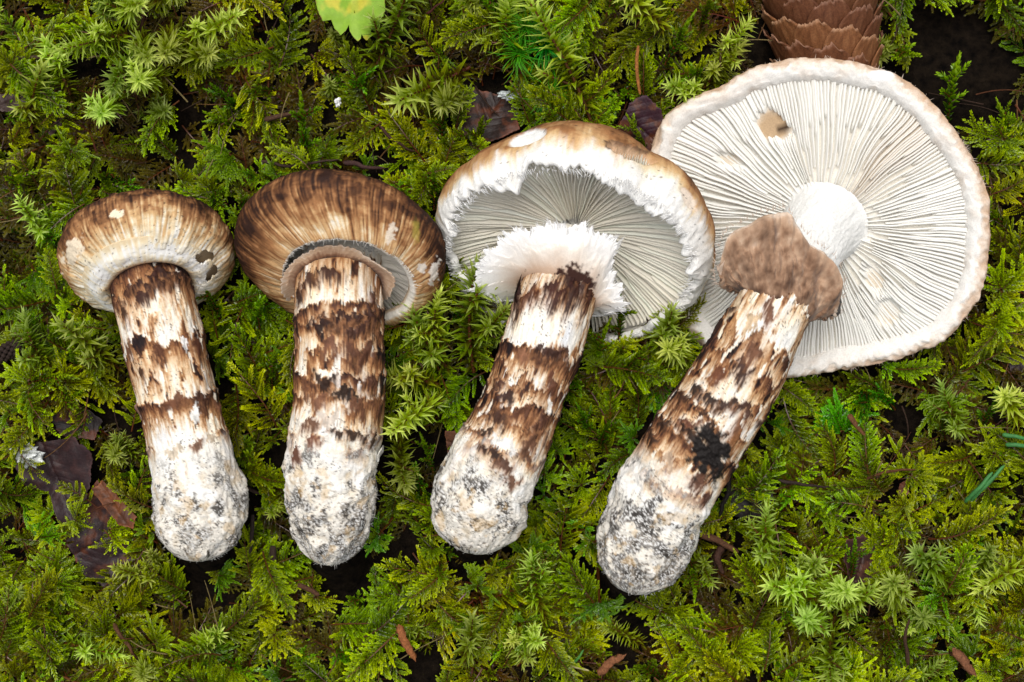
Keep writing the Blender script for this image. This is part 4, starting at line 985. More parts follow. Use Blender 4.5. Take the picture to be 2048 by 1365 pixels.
def joined(kind, i):
    a, b = PROTO[kind][i]
    o = bpy.data.objects.new('%s_plant_%d' % (kind, i), a.copy())
    me = o.data; me.materials.append(b.materials[0])
    na, nb = len(a.vertices), len(b.vertices)
    def get(m):
        v = np.empty(len(m.vertices) * 3, np.float32); m.vertices.foreach_get('co', v)
        l = np.empty(len(m.loops), np.int32); m.loops.foreach_get('vertex_index', l)
        t = np.empty(len(m.vertices), np.float32); m.attributes['tip'].data.foreach_get('value', t); return v.reshape(-1, 3), l.reshape(-1, 3), t
    v1, l1, t1 = get(a); v2, l2, t2 = get(b)
    m2 = mesh('moss_plant', np.vstack([v1, v2]) / S, np.vstack([l1, l2 + na]), a.materials[0], None, np.concatenate([t1, t2]), False)
    m2.materials.append(b.materials[0])
    mi = np.zeros(len(m2.polygons), np.int32); mi[len(l1):] = 1; m2.polygons.foreach_set('material_index', mi)
    o.data = m2; return o

def scatter(name, kinds, pts, label):
    """one carpet of moss: plants set on points by geometry nodes. pts: x, y, z, rotation (3), scale, index"""
    col = bpy.data.collections.new(name + '_plants'); names = []
    k = 0
    for kd in kinds:
        for i in range(len(PROTO[kd])):
            o = joined(kd, i); o.name = '%s_%03d' % (name, k); col.objects.link(o); k += 1
    pts = np.asarray(pts)
    me = bpy.data.meshes.new(name); me.from_pydata([tuple(p) for p in pts[:, :3] * S], [], [])
    a = me.attributes.new('rot', 'FLOAT_VECTOR', 'POINT'); a.data.foreach_set('vector', pts[:, 3:6].astype(np.float32).ravel())
    a = me.attributes.new('scl', 'FLOAT', 'POINT'); a.data.foreach_set('value', pts[:, 6].astype(np.float32))
    a = me.attributes.new('idx', 'INT', 'POINT'); a.data.foreach_set('value', (pts[:, 7].astype(np.int32)) % k)
    o = bpy.data.objects.new(name, me); COL.objects.link(o); tag(o, label, 'moss', None, 'stuff')
    ng = bpy.data.node_groups.new(name + '_nodes', 'GeometryNodeTree')
    ng.interface.new_socket('Geometry', in_out='INPUT', socket_type='NodeSocketGeometry'); ng.interface.new_socket('Geometry', in_out='OUTPUT', socket_type='NodeSocketGeometry')
    N = ng.nodes.new; gi, go = N('NodeGroupInput'), N('NodeGroupOutput')
    ci = N('GeometryNodeCollectionInfo'); ci.inputs['Collection'].default_value = col; ci.inputs['Separate Children'].default_value = True; ci.inputs['Reset Children'].default_value = True
    ip = N('GeometryNodeInstanceOnPoints'); ip.inputs['Pick Instance'].default_value = True
    def na(nm, tp):
        q = N('GeometryNodeInputNamedAttribute'); q.data_type = tp; q.inputs['Name'].default_value = nm; return q.outputs['Attribute']
    er = N('FunctionNodeEulerToRotation'); lk = ng.links.new
    lk(na('rot', 'FLOAT_VECTOR'), er.inputs[0]); lk(gi.outputs[0], ip.inputs['Points']); lk(ci.outputs[0], ip.inputs['Instance'])
    lk(er.outputs[0], ip.inputs['Rotation']); lk(na('scl', 'FLOAT'), ip.inputs['Scale']); lk(na('idx', 'INT'), ip.inputs['Instance Index']); lk(ip.outputs[0], go.inputs[0])
    md = o.modifiers.new('plants', 'NODES'); md.node_group = ng
    return o

# bare or thin places: u, v, half sizes, strength
BARE = [(1955, 85, 180, 140, 1.0), (1860, 210, 60, 70, .7), (115, 945, 85, 90, .85), (185, 1090, 50, 60, .45), (995, 225, 60, 52, .95), (1282, 240, 56, 52, .95), (1640, 60, 130, 90, 1.0), (1500, 995, 60, 52, .9), (1480, 1080, 55, 45, .75), (60, 60, 85, 55, .6), (95, 225, 40, 50, .8),
        (1725, 1120, 45, 48, .7), (250, 830, 60, 70, .4), (545, 655, 34, 40, .6), (870, 880, 40, 40, .6), (940, 330, 40, 40, .7), (700, 1180, 60, 40, .45), (520, 1040, 34, 60, .5), (1260, 1270, 60, 40, .5), (620, 1200, 60, 30, .4), (1140, 690, 50, 40, .35), (1700, 1040, 40, 40, .4), (300, 235, 50, 40, .5), (660, 300, 70, 45, .35), (700, 40, 110, 70, .75), (2030, 470, 40, 60, .35)]
def bare(U, V):
    b = np.zeros(U.shape)
    for u, v, a, c, s in BARE: b = np.maximum(b, s * (1 - sstep(.7, 1.15, np.hypot((U - u) / a, (V - v) / c))))
    return b
def surf(x, y):
    U = x + 1024; V = 682.5 - y
    return -54 + 46 * fbm(x / 140, y / 140, 0, 21, 3) - 34 * bare(U, V)
def sample(n, zoff, zjit, pitch, roll, smin, smax, seed, keep=0.0, reach=120, flat=True, lowok=False, gaps=0.0, front=.9, near=None):
    r = np.random.default_rng(seed)
    x = r.uniform(-1330, 1330, n); y = r.uniform(-980, 980, n); z = surf(x, y) + zoff + zjit * r.normal(size=n)
    yaw = r.uniform(0, 2 * math.pi, n); p = np.radians(r.uniform(*pitch, n)); ro = np.radians(r.uniform(-roll, roll, n)); sc_ = r.uniform(smin, smax, n)
    out = []
    b = bare(x + 1024, 682.5 - y); ok = r.random(n) > b * (1 - keep)
    if gaps: ok &= fbm(x / 95, y / 95, 0, 77, 3) > .16 * sstep(60, 320, y) - .16 * (1 - sstep(-420, -150, y)) - gaps * r.uniform(.3, 1.6, n)
    ok &= z > hump(x, y) - 5 if not lowok else True
    for f, sd in ((0, 0), (.3, .3), (.3, -.3), (.6, .3), (.6, -.3), (.8, 0), (1.1, 0)):
        if flat: dx = np.cos(yaw) * f - np.sin(yaw) * sd; dy = np.sin(yaw) * f + np.cos(yaw) * sd
        else: dx = np.cos(yaw) * f * .8; dy = np.sin(yaw) * f * .8
        X, Y = x + dx * reach * sc_, y + dy * reach * sc_
        ok &= ~covered(X + 1024, 682.5 - Y, front)
    if near: ok &= covered(x + 1024, 682.5 - y, near)
    idx = r.integers(0, 1000, n)
    if flat: rot = np.stack([ro, -p, yaw], 1)
    else: rot = np.stack([np.zeros(n), p, yaw], 1)     # +Z plants tip over towards their yaw
    return np.hstack([np.stack([x, y, z], 1), rot, sc_[:, None], idx[:, None]])[ok]

scatter('old_moss_mat', ['old'], sample(1300, -70, 12, (-10, 35), 35, .6, .95, 1, keep=.2, front=.75, gaps=.7), 'brown olive old moss fronds matted below the fresh green moss')
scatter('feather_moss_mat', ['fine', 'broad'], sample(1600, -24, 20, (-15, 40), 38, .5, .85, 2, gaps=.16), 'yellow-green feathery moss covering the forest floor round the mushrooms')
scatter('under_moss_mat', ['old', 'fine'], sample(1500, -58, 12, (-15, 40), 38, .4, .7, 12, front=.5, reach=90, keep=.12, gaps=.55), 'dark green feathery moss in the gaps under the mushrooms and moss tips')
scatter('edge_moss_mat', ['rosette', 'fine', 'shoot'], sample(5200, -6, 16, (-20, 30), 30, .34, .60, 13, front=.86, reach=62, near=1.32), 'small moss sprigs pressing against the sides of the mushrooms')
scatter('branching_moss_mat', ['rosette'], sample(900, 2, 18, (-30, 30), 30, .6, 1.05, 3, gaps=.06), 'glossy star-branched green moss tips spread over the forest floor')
scatter('leafy_shoot_moss_mat', ['shoot'], sample(420, -35, 14, (25, 80), 0, .55, .95, 4, reach=120, flat=False, gaps=.5), 'small upright leafy green moss shoots scattered through the carpet')
scatter('spiky_moss_mat', ['spiky'], sample(170, -36, 14, (15, 75), 0, .5, .85, 5, reach=130, flat=False, gaps=.5), 'small pale shaggy moss shoots scattered through the carpet')

# ------------------------------------------------------------------ the moss plants that stand out, one by one
def plant(kind, i, u0, v0, z0, u1, v1, z1, label, group, name, sc_=None, rollz=0.0):
    """a moss plant rooted at the first point with its tip at the second"""
    a, b = pt(u0, v0, z0), pt(u1, v1, z1); d = b - a; L = np.linalg.norm(d)
    lv, st = PROTO[kind][i % len(PROTO[kind])]
    root = empty(name, a); tag(root, label, 'moss', group)
    base = {'spiky': 160, 'shoot': 130, 'fine': 205, 'broad': 195, 'hair': 60}[kind]
    if kind in ('spiky', 'shoot', 'hair'): q = Vector((0, 0, 1)).rotation_difference(Vector(unit(d))) @ Euler((0, 0, rollz)).to_quaternion()
    else: q = Vector(unit(d)).to_track_quat('X', 'Z')
    root.rotation_euler = q.to_euler(); s_ = sc_ or L / base; root.scale = (s_,) * 3
    for nm, me in (('leaves', lv), ('stalk', st)):
        o = bpy.data.objects.new(nm, me); COL.objects.link(o); o.parent = root
    return root
SPIKY = [  # root u v, tip u v, rise, where it stands
 (64, 268, 50, 160, 30, 'beside the dark leaf scrap beyond the smallest mushroom\'s cap'), (140, 190, 106, 98, 20, 'beside the dark leaf scrap beyond the smallest mushroom\'s cap'),
 (262, 40, 232, 10, 60, 'in the shaggy clump beyond the smallest mushroom\'s cap'), (285, 60, 212, 78, 60, 'in the shaggy clump beyond the smallest mushroom\'s cap'), (300, 90, 236, 134, 70, 'in the shaggy clump beyond the smallest mushroom\'s cap'), (290, 70, 262, 112, 80, 'in the shaggy clump beyond the smallest mushroom\'s cap'),
 (340, 60, 345, 118, 80, 'in the shaggy clump beyond the smallest mushroom\'s cap'), (330, 150, 268, 160, 60, 'in the shaggy clump beyond the smallest mushroom\'s cap'), (360, 90, 436, 56, 50, 'in the shaggy clump beyond the smallest mushroom\'s cap'), (300, 20, 330, -30, 50, 'in the shaggy clump beyond the smallest mushroom\'s cap'), (230, 30, 190, -10, 50, 'in the shaggy clump beyond the smallest mushroom\'s cap'), (350, 110, 430, 110, 50, 'in the shaggy clump beyond the smallest mushroom\'s cap'), (250, 190, 190, 225, 50, 'in the shaggy clump beyond the smallest mushroom\'s cap'),
 (735, 165, 806, 38, 40, 'beside the lobed green leaf'), (815, 30, 830, -40, 30, 'beside the lobed green leaf'), (940, 135, 785, 212, 45, 'beyond the cap of the dark brown mushroom'), (905, 170, 900, 205, 60, 'beyond the cap of the dark brown mushroom'),
 (1046, 150, 968, 42, 35, 'beside the hair-leaved moss tuft'), (1184, 250, 1128, 78, 40, 'standing over the cap with the shaggy white margin'), (1150, 20, 1165, -40, 30, 'beside the hair-leaved moss tuft'),
 (1432, 150, 1462, 80, 70, 'beside the brown cone'), (1420, 215, 1360, 168, 50, 'beside the brown cone'), (1400, 190, 1440, 130, 60, 'beside the brown cone'), (1330, 60, 1290, 10, 50, 'beside the brown cone'),
 (948, 745, 920, 598, 40, 'between the dark brown and shaggy-margined mushrooms'), (900, 740, 806, 662, 65, 'between the dark brown and shaggy-margined mushrooms'), (880, 770, 782, 742, 55, 'between the dark brown and shaggy-margined mushrooms'), (885, 700, 850, 650, 70, 'between the dark brown and shaggy-margined mushrooms'), (880, 800, 840, 815, 45, 'between the dark brown and shaggy-margined mushrooms'), (800, 850, 790, 935, 60, 'between the dark brown and shaggy-margined mushrooms'), (950, 680, 985, 655, 40, 'between the dark brown and shaggy-margined mushrooms'),
 (1655, 1215, 1540, 1148, 55, 'in the pale clump past the largest mushroom\'s foot'), (1670, 1200, 1715, 1228, 100, 'in the pale clump past the largest mushroom\'s foot'), (1655, 1190, 1675, 1170, 60, 'in the pale clump past the largest mushroom\'s foot'), (1670, 1230, 1650, 1320, 40, 'in the pale clump past the largest mushroom\'s foot'), (1640, 1230, 1610, 1260, 50, 'in the pale clump past the largest mushroom\'s foot'),
 (1905, 1175, 1836, 1085, 50, 'in the pale clump past the largest mushroom\'s foot'), (1540, 1120, 1520, 1080, 85, 'in the pale clump past the largest mushroom\'s foot'), (2080, 1120, 2010, 1135, 50, 'in the pale clump past the largest mushroom\'s foot'), (1800, 1200, 1780, 1190, 60, 'in the pale clump past the largest mushroom\'s foot'),
 (1320, 690, 1335, 668, 45, 'under the joined edges of the two open caps'), (1370, 720, 1345, 690, 40, 'under the joined edges of the two open caps'), (110, 740, 60, 705, 45, 'beside the smallest mushroom among feathery moss'), (240, 740, 190, 690, 50, 'beside the smallest mushroom among feathery moss'), (1090, 1240, 1060, 1170, 45, 'between the feet of the two open mushrooms'), (930, 1320, 950, 1275, 75, 'between the feet of the two open mushrooms'), (2040, 850, 2015, 790, 40, 'beside the flat open cap at the needle clump'), (1930, 870, 1900, 830, 50, 'beside the flat open cap at the needle clump'),
]
for i, (u0, v0, u1, v1, dz, w) in enumerate(SPIKY):
    L = math.hypot(u1 - u0, v1 - v0)
    z0 = -20 if 'between' in w or 'clump' in w else -30
    plant('spiky', i, u0, v0, z0, u1, v1, z0 + 34 + dz * .4 + (25 if L < 60 else 0), 'pale lime spiky moss shoot ' + w, 'pale spiky moss shoots ' + w, 'moss_shoot', max(.92, min(1.4, math.hypot(L, 80) / 128)), i * 1.3)
SHOOTS = [(610, 330, 606, 200, 'standing over the dark brown cap'), (868, 420, 872, 340, 'between the dark brown and shaggy-margined caps'), (885, 300, 880, 165, 'beyond the gap between the two middle caps'), (955, 320, 952, 218, 'beside the curled dark leaf'), (1298, 310, 1270, 262, 'beside the purple-brown leaf'), (1895, 250, 1905, 110, 'in the dark hollow beside the flat cap'), (1700, 1160, 1725, 1080, 'beside the round brown leaf'), (1180, 880, 1172, 812, 'between the two open mushrooms'), (1200, 900, 1205, 850, 'between the two open mushrooms'),
          (1235, 690, 1252, 580, 'growing up against the white fringed ring'), (1190, 740, 1200, 640, 'growing up against the white fringed ring'), (520, 660, 505, 590, 'between the two smaller mushrooms'), (440, 640, 425, 590, 'between the two smaller mushrooms'), (545, 780, 540, 700, 'between the two smaller mushrooms'), (1380, 1120, 1400, 1180, 'beside the foot of the largest mushroom'), (1790, 820, 1760, 770, 'under the flat open cap'), (1960, 860, 1985, 800, 'beside the blue-green needles'), (1400, 60, 1420, 0, 'beside the brown cone'), (1330, 130, 1370, 40, 'beside the brown cone'), (120, 1270, 90, 1200, 'past the large dark leaf'), (1690, 1270, 1730, 1210, 'beside the pale spiky clump'), (845, 1000, 830, 930, 'beside the foot with the orange stain')]
for i, (u0, v0, u1, v1, w) in enumerate(SHOOTS):
    plant('shoot', i, u0, v0, -60, u1, v1, 5, 'glossy green moss shoot with overlapping blunt leaves ' + w, 'leafy green moss shoots ' + w, 'moss_shoot', max(.75, math.hypot(u1 - u0, v1 - v0, 60) / 135), i * .9)
for i, (u, v, w) in enumerate([(1050, 60, 'standing between spiky shoots'), (1090, 95, 'standing between spiky shoots'), (1035, 110, 'standing between spiky shoots'), (1100, 195, 'beyond the shaggy-margined cap')]):
    plant('hair', i, u, v, -22, u + 6, v - 8, 36, 'bright green hair-leaved moss tuft ' + w, 'hair-leaved moss tufts ' + w, 'moss_tuft', 1.0 if i != 3 else .8, i * 1.1)

# ------------------------------------------------------------------ litter
def star_sheet(name, poly, z0, fn, colfn, mat, nr=40, na=150, origin=None, thick=1.6, parent=None):
    """a thin leaf blade: star-shaped outline round its middle, bent by fn(x, y) in z"""
    P = np.array([pt(u, v, z0)[:2] for u, v in poly]); c = P.mean(0); sd_ = len(poly) * 7
    ang = np.linspace(-math.pi, math.pi, na, endpoint=False); R = np.zeros(na)
    for i in range(len(P)):
        a, b = P[i] - c, P[(i + 1) % len(P)] - c; d = b - a
        for k, t in enumerate(ang):
            e = np.array([math.cos(t), math.sin(t)]); det = e[0] * -d[1] + e[1] * d[0]
            if abs(det) < 1e-9: continue
            s = (a[0] * -d[1] + a[1] * d[0]) / det; q = (e[0] * a[1] - e[1] * a[0]) / det
            if s > 0 and -1e-6 <= q <= 1 + 1e-6: R[k] = max(R[k], s)
    if mat is M_litter: R = R * (1 + .06 * noise(np.cos(ang) * 5, np.sin(ang) * 5, sd_, 5) + .03 * noise(np.cos(ang) * 16, np.sin(ang) * 16, sd_, 6))
    t = np.linspace(.01, 1, nr)[:, None]
    X = c[0] + t * R * np.cos(ang); Y = c[1] + t * R * np.sin(ang)
    Z = z0 + fn(X - c[0], Y - c[1]); V = np.stack([X, Y, Z], -1)
    C = colfn(X - c[0], Y - c[1], np.broadcast_to(t, X.shape))
    og = (c[0], c[1], z0)
    o = obj(name, mesh(name, V, grid_faces(nr, na, True), mat, C, origin=og), parent, og)
    md = o.modifiers.new('thickness', 'SOLIDIFY'); md.thickness = thick * S
    return o
def dead(poly, z0, tilt, curl, c1, c2, label, seed, name='dead_leaf'):
    def fn(x, y):
        ca_, sa_ = math.cos(seed * 1.7), math.sin(seed * 1.7); p, q = x * ca_ + y * sa_, -x * sa_ + y * ca_
        vein = 2.2 * np.exp(-(q / 3.5) ** 2) + 1.1 * np.exp(-((((p - np.abs(q) * .8) / 17.0) % 1 - .5) / .16) ** 2) * np.exp(-np.abs(q) / 40)
        return tilt[0] * x + tilt[1] * y + curl * (x * x + y * y) / 100 + 6 * fbm(x / 55, y / 55, 0, seed, 2) - vein
    def cf(x, y, t):
        n = fbm(x / 26, y / 26, 0, seed + 3, 4); C = mixc(np.broadcast_to(c1, x.shape + (3,)), c2, sstep(-.1, .6, n))
        return C * np.where(t > .93, 1.5, 1.0)[..., None]
    o = star_sheet(name, poly, z0, fn, cf, M_litter); tag(o, label, 'leaf'); return o
PUR, RUST = (.022, .010, .011), (.085, .026, .012)
dead([(28, 930), (75, 885), (150, 872), (190, 905), (178, 985), (150, 1045), (120, 1050), (95, 985), (50, 975)], -52, (.12, .05), .06, PUR, (.035, .014, .013), 'large wet purple-brown dead leaf beside the smallest mushroom', 3)
dead([(120, 1040), (200, 960), (258, 1010), (262, 1120), (230, 1200), (170, 1150), (140, 1100)], -78, (-.1, .1), .05, PUR, RUST, 'dark red-brown leaf half buried beside the purple-brown leaf', 4)
dead([(178, 985), (200, 962), (276, 1032), (268, 1056), (240, 1050)], -38, (.2, -.1), .0, (.13, .042, .014), (.07, .025, .012), 'orange-brown leaf strip poking from moss beside the smallest mushroom', 5)
dead([(100, 835), (150, 800), (205, 840), (190, 880), (120, 872)], -80, (0, .1), .1, (.015, .010, .010), RUST, 'blackened leaf scrap behind the large purple-brown leaf', 6)
dead([(1232, 265), (1265, 200), (1292, 192), (1322, 225), (1332, 262), (1310, 300), (1265, 312), (1228, 300)], -30, (.25, .3), -.08, (.030, .010, .016), RUST, 'purple-brown leaf standing between the two open caps', 7)
dead([(925, 180), (965, 178), (1010, 192), (1035, 225), (1040, 262), (1000, 280), (945, 300), (915, 250)], -66, (.1, -.2), .16, (.020, .010, .008), RUST, 'curled dark brown leaf beyond the shaggy-margined cap', 8)
dead([(80, 200), (105, 186), (125, 205), (122, 255), (100, 272), (78, 245)], -58, (.1, .1), .05, (.040, .020, .020), (.06, .03, .026), 'smooth dark brown leaf scrap beside spiky moss', 9)
dead([(1690, 1080), (1725, 1068), (1758, 1100), (1764, 1140), (1740, 1168), (1700, 1165), (1686, 1120)], -55, (-.1, .1), .10, (.040, .015, .012), (.09, .035, .022), 'round brown leaf under moss past the largest mushroom\'s foot', 10)
dead([(890, 862), (910, 862), (932, 885), (925, 915), (895, 905)], -40, (.2, .1), 0, (.11, .045, .022), (.05, .02, .014), 'small rust-brown leaf chip beside the orange-stained foot', 11)
dead([(1455, 985), (1500, 955), (1545, 970), (1550, 1020), (1510, 1045), (1462, 1030)], -92, (0, 0), .05, (.012, .009, .008), (.025, .014, .011), 'black wet leaf in the hollow beside the largest stem', 12)
dead([(1800, 968), (1812, 960), (1818, 985), (1806, 1000), (1796, 990)], -30, (.1, 0), 0, (.12, .05, .025), RUST, 'tiny brown leaf chip in moss beneath the flat cap', 13)
dead([(2015, 715), (2045, 700), (2075, 740), (2050, 760), (2020, 745)], -60, (0, 0), .05, PUR, RUST, 'dark leaf scrap beside the flat open cap', 14)
dead([(0, 190), (40, 180), (55, 205), (20, 225), (-20, 220)], -48, (.1, 0), .05, (.05, .03, .025), (.03, .015, .012), 'thin brown leaf sliver poking from moss near spiky shoots', 15)

# green lobed leaf
def lobed_leaf():
    poly = [(700, -190), (640, -120), (628, -40), (630, 0), (636, 24), (645, 42), (655, 36), (664, 24), (662, 40), (668, 56), (681, 71), (692, 62), (698, 48), (700, 64), (709, 78), (716, 84), (722, 78), (723, 68), (727, 76), (733, 82), (740, 74), (742, 58), (741, 44), (748, 58), (755, 65), (760, 52), (758, 24), (766, 34), (770, 18), (769, -10), (770, -50), (755, -120)]
    def fn(x, y): return -.0016 * (x * x) - .0004 * y * y + 1.6 * np.cos(x / 11.0) + 3 * fbm(x / 50, y / 50, 0, 3, 2)
    def cf(x, y, t):
        C = np.broadcast_to(np.array([.200, .345, .022]), x.shape + (3,))
        n = fbm(x / 40, y / 60, 0, 9, 3); C = mixc(C, (.46, .42, .035), sstep(.2, .7, n)); C = mixc(C, (.26, .40, .04), .5 * sstep(.6, 1, np.cos(x / 11.0)))
        return mixc(C, (.16, .05, .03), sstep(.965, 1, t) * sstep(.1, .3, noise(x / 7, y / 7, 0, 4)))
    o = star_sheet('lobed_leaf', poly, 12, fn, cf, M_leaf, 40, 260, thick=1.5)
    tag(o, 'yellow-green lobed leaf lying over the moss beyond the dark brown cap', 'leaf')
    P = [pt(700, -185, 6), pt(706, -260, -30), pt(715, -330, -110)]
    V, F = tube(np.array(P), [3.5, 3, 3], 6); og = np.array(o.location) / S
    mb = MB(); mb.add(V, F, c=(.22, .30, .06)); s_ = obj('leaf_stalk', mb.done('leaf_stalk', M_leaf, og), o)
M_leaf = attr_mat('green_leaf', 0.5, 0.2, 700, 0.25, 0.0003, 0.9, 1.1)
lobed_leaf()

def stick(P, r, col, label, cat, name, n=7, bend=4, seed=0, mat=None, taper=.5, flat=1.0):
    Q, _ = crspline([pt(*p) for p in P], 14) if len(P) > 2 else (np.linspace(pt(*P[0]), pt(*P[1]), 14), 0)
    t = np.linspace(0, 1, 14); Q = Q + np.stack([noise(t * 3, seed, 0, 1), noise(t * 3, seed, 5, 2), .4 * noise(t * 3, seed, 9, 3)], 1) * bend
    R = r * (1 - taper * t) * (1 + .12 * noise(t * 8, seed, 0, 4)); R[0] *= .5; R[-1] *= .4
    V, F = tube(Q, R, n)
    if cat in ('bark', 'husk') or name == 'pine_needle':
        V = V.reshape(14, n, 3); jg = .5 * noise(np.arange(14)[:, None] * .9, np.arange(n)[None] * 2.1, seed + len(label), 8)
        V = Q[:, None] + (V - Q[:, None]) * (1 + (jg[..., None] if cat == 'bark' else 0)) * np.array([1, 1, .35])
        if cat == 'bark': V[0] += (Q[1] - Q[0]) * 2.2 * noise(np.arange(n) * 1.7, seed, 0, 3)[:, None]; V[-1] += (Q[1] - Q[0]) * 2.2 * noise(np.arange(n) * 1.9, seed, 5, 3)[:, None]
        V = V.reshape(-1, 3)
    og = pt(*P[0]); mb = MB(); c = np.asarray(col) * (1 + .35 * noise(np.repeat(t, n) * 9, np.tile(np.arange(n), 14) * 1.3, 0, seed)[:, None]); mb.add(V, F, c=c)
    o = obj(name, mb.done(name, mat or M_wood, og), None, og); tag(o, label, cat); return o
BRK, ORG = (.045, .026, .018), (.26, .10, .025)
stick([(1276, 92, -20), (1273, 130, -15), (1280, 190, -22)], 4, ORG, 'orange dry needle hanging in moss beyond the shaggy-margined cap', 'needle', 'pine_needle', bend=1, taper=.2)
stick([(545, 1092, -30), (546, 1125, -26), (550, 1160, -36)], 8, (.03, .018, .012), 'flat dark brown needle on end in moss past the dark brown mushroom\'s foot', 'needle', 'pine_needle', bend=1, taper=.2)
stick([(505, 1030, -40), (503, 1080, -36), (500, 1110, -40)], 5, (.03, .02, .016), 'thin blackish needle between the two smaller mushrooms’ feet'.replace('’', ''), 'needle', 'pine_needle', bend=1, taper=.3)
stick([(595, 1170, -34), (625, 1182, -28), (638, 1192, -26)], 6, (.07, .030, .015), 'short brown needle past the foot of the dark brown mushroom', 'needle', 'pine_needle', bend=1, taper=.2)
stick([(796, 1252, -32), (806, 1278, -26), (830, 1318, -34)], 10, (.24, .085, .028), 'orange-brown bark sliver in moss past the feet of the middle mushrooms', 'bark', 'bark_chip', bend=1.5, taper=.4)
stick([(1198, 1350, -30), (1222, 1325, -22), (1248, 1312, -22)], 11, (.19, .075, .032), 'reddish bark sliver in moss at the needle-like green blade', 'bark', 'bark_chip', bend=2, taper=.4)
stick([(520, 322, -44), (590, 330, -36), (680, 318, -40)], 4, BRK, 'thin dark twig lying beyond the dark brown cap', 'twig', 'twig', seed=2)
stick([(690, 325, -34), (730, 332, -28), (768, 338, -34)], 6, (.05, .024, .02), 'short reddish-brown twig touching the moss beyond the dark brown cap', 'twig', 'twig', seed=3)
stick([(530, 240, -44), (600, 225, -36), (640, 218, -44)], 6, (.07, .035, .02), 'brown twig behind the upright leafy shoot beyond the dark brown cap', 'twig', 'twig', seed=4)
stick([(760, 252, -30), (790, 285, -30), (830, 300, -44)], 4, (.05, .022, .016), 'slanting thin twig between the dark brown cap and curled leaf', 'twig', 'twig', seed=5)
stick([(290, -10, -20), (282, 60, -10), (290, 120, -30)], 5, (.06, .025, .015), 'upright brown twig in the shaggy moss clump', 'twig', 'twig', seed=6)
stick([(-20, 118, -30), (40, 120, -22), (90, 118, -30)], 8, (.06, .038, .022), 'rough moss-furred brown twig beside the spiky shoots', 'twig', 'twig', seed=7, bend=6)
stick([(850, 30, -10), (880, 10, 0), (900, -10, 0)], 3, (.07, .02, .014), 'red-brown moss stalk beside the lobed leaf', 'twig', 'twig', seed=8)
stick([(520, 985, -50), (470, 965, -40), (415, 945, -60)], 4, BRK, 'dark twig between the two smaller mushroom feet', 'twig', 'twig', seed=9)
stick([(1398, 1070, -30), (1440, 1082, -22), (1478, 1108, -28)], 9, (.10, .045, .022), 'split brown twig beside the foot of the largest mushroom', 'twig', 'twig', seed=10, bend=5)
stick([(1440, 1090, -34), (1436, 1120, -30), (1442, 1150, -38)], 9, (.05, .022, .014), 'stubby dark wood piece under the split twig', 'twig', 'twig', seed=11, bend=4)
stick([(1470, 930, -30), (1455, 980, -34), (1440, 1040, -40)], 7, (.012, .009, .008), 'black wet rootlet along the largest stem', 'twig', 'twig', seed=12, bend=8)
stick([(1560, 960, -40), (1600, 970, -36), (1660, 975, -46)], 4, (.03, .018, .015), 'thin dark twig beside the largest stem', 'twig', 'twig', seed=13)
stick([(1697, 830, -20), (1712, 850, -14), (1730, 872, -20)], 7, (.13, .055, .022), 'brown husk lying in moss under the flat cap', 'husk', 'seed_husk', bend=1, taper=.6)
stick([(1720, 965, -26), (1770, 945, -10), (1830, 940, -20)], 4, (.09, .035, .014), 'bare red-brown moss stem beside the flat cap', 'twig', 'twig', seed=14)
stick([(1905, 1300, -30), (1925, 1320, -22), (1950, 1350, -26)], 11, (.16, .065, .03), 'red-brown bark chip in moss beside the pale spiky clump', 'bark', 'bark_chip', bend=2, taper=.4)
stick([(1815, 1330, -30), (1812, 1270, -6), (1822, 1240, 0)], 5, (.05, .025, .015), 'dark upright moss stem beside the pale spiky clump', 'twig', 'twig', seed=16)
stick([(228, 1250, -20), (262, 1300, -8), (278, 1318, -20)], 5, (.08, .035, .015), 'red-brown moss stem past the smallest mushroom\'s foot', 'twig', 'twig', seed=17)
stick([(370, 1345, -20), (388, 1362, -16), (400, 1372, -20)], 5, (.07, .03, .016), 'brown stem end poking out far from the smallest mushroom\'s foot', 'twig', 'twig', seed=18)
stick([(1185, 600, 10), (1205, 605, 0), (1235, 622, -20)], 4, (.06, .025, .018), 'curved dark root thread under the white fringed ring', 'twig', 'twig', seed=19, bend=2)
stick([(1130, 320, -30), (1235, 292, -30), (1290, 300, -36)], 7, (.12, .05, .03), 'reddish needle behind the notch of the shaggy-margined cap', 'needle', 'pine_needle', seed=20, bend=1)
GRN = (.045, .17, .045)
for i, (a, b, c) in enumerate([((1930, 1005, -30), (1955, 980, 0), (1985, 945, 4)), ((1940, 1002, -30), (1975, 968, 4), (2010, 930, 6)), ((2005, 870, 0), (2030, 873, 8), (2060, 880, 4)), ((2012, 890, 0), (2035, 890, 8), (2065, 895, 4))]):
    stick([a, b, c], 5, GRN, 'flat blue-green needle lying on moss beside the flat cap', 'needle', 'fir_needle', seed=30 + i, bend=1, mat=M_leaf, taper=.3)['group'] = 'blue-green needles on moss'
for i, (a, b, c) in enumerate([((1140, 1335, -20), (1155, 1318, 6), (1168, 1300, 8)), ((1118, 1312, -20), (1128, 1322, 0), (1138, 1332, -10))]):
    stick([a, b, c], 4, (.05, .17, .03), 'short green grass blade beside the reddish bark sliver', 'grass', 'grass_blade', seed=36 + i, bend=1, mat=M_leaf, taper=.5)['group'] = 'short green blades'
stick([(1138, 1333, 0), (1160, 1336, 4), (1178, 1342, 0)], 3.5, (.42, .36, .16), 'straw-coloured dry blade beside the short green blades', 'grass', 'grass_blade', seed=39, bend=1, mat=M_leaf)

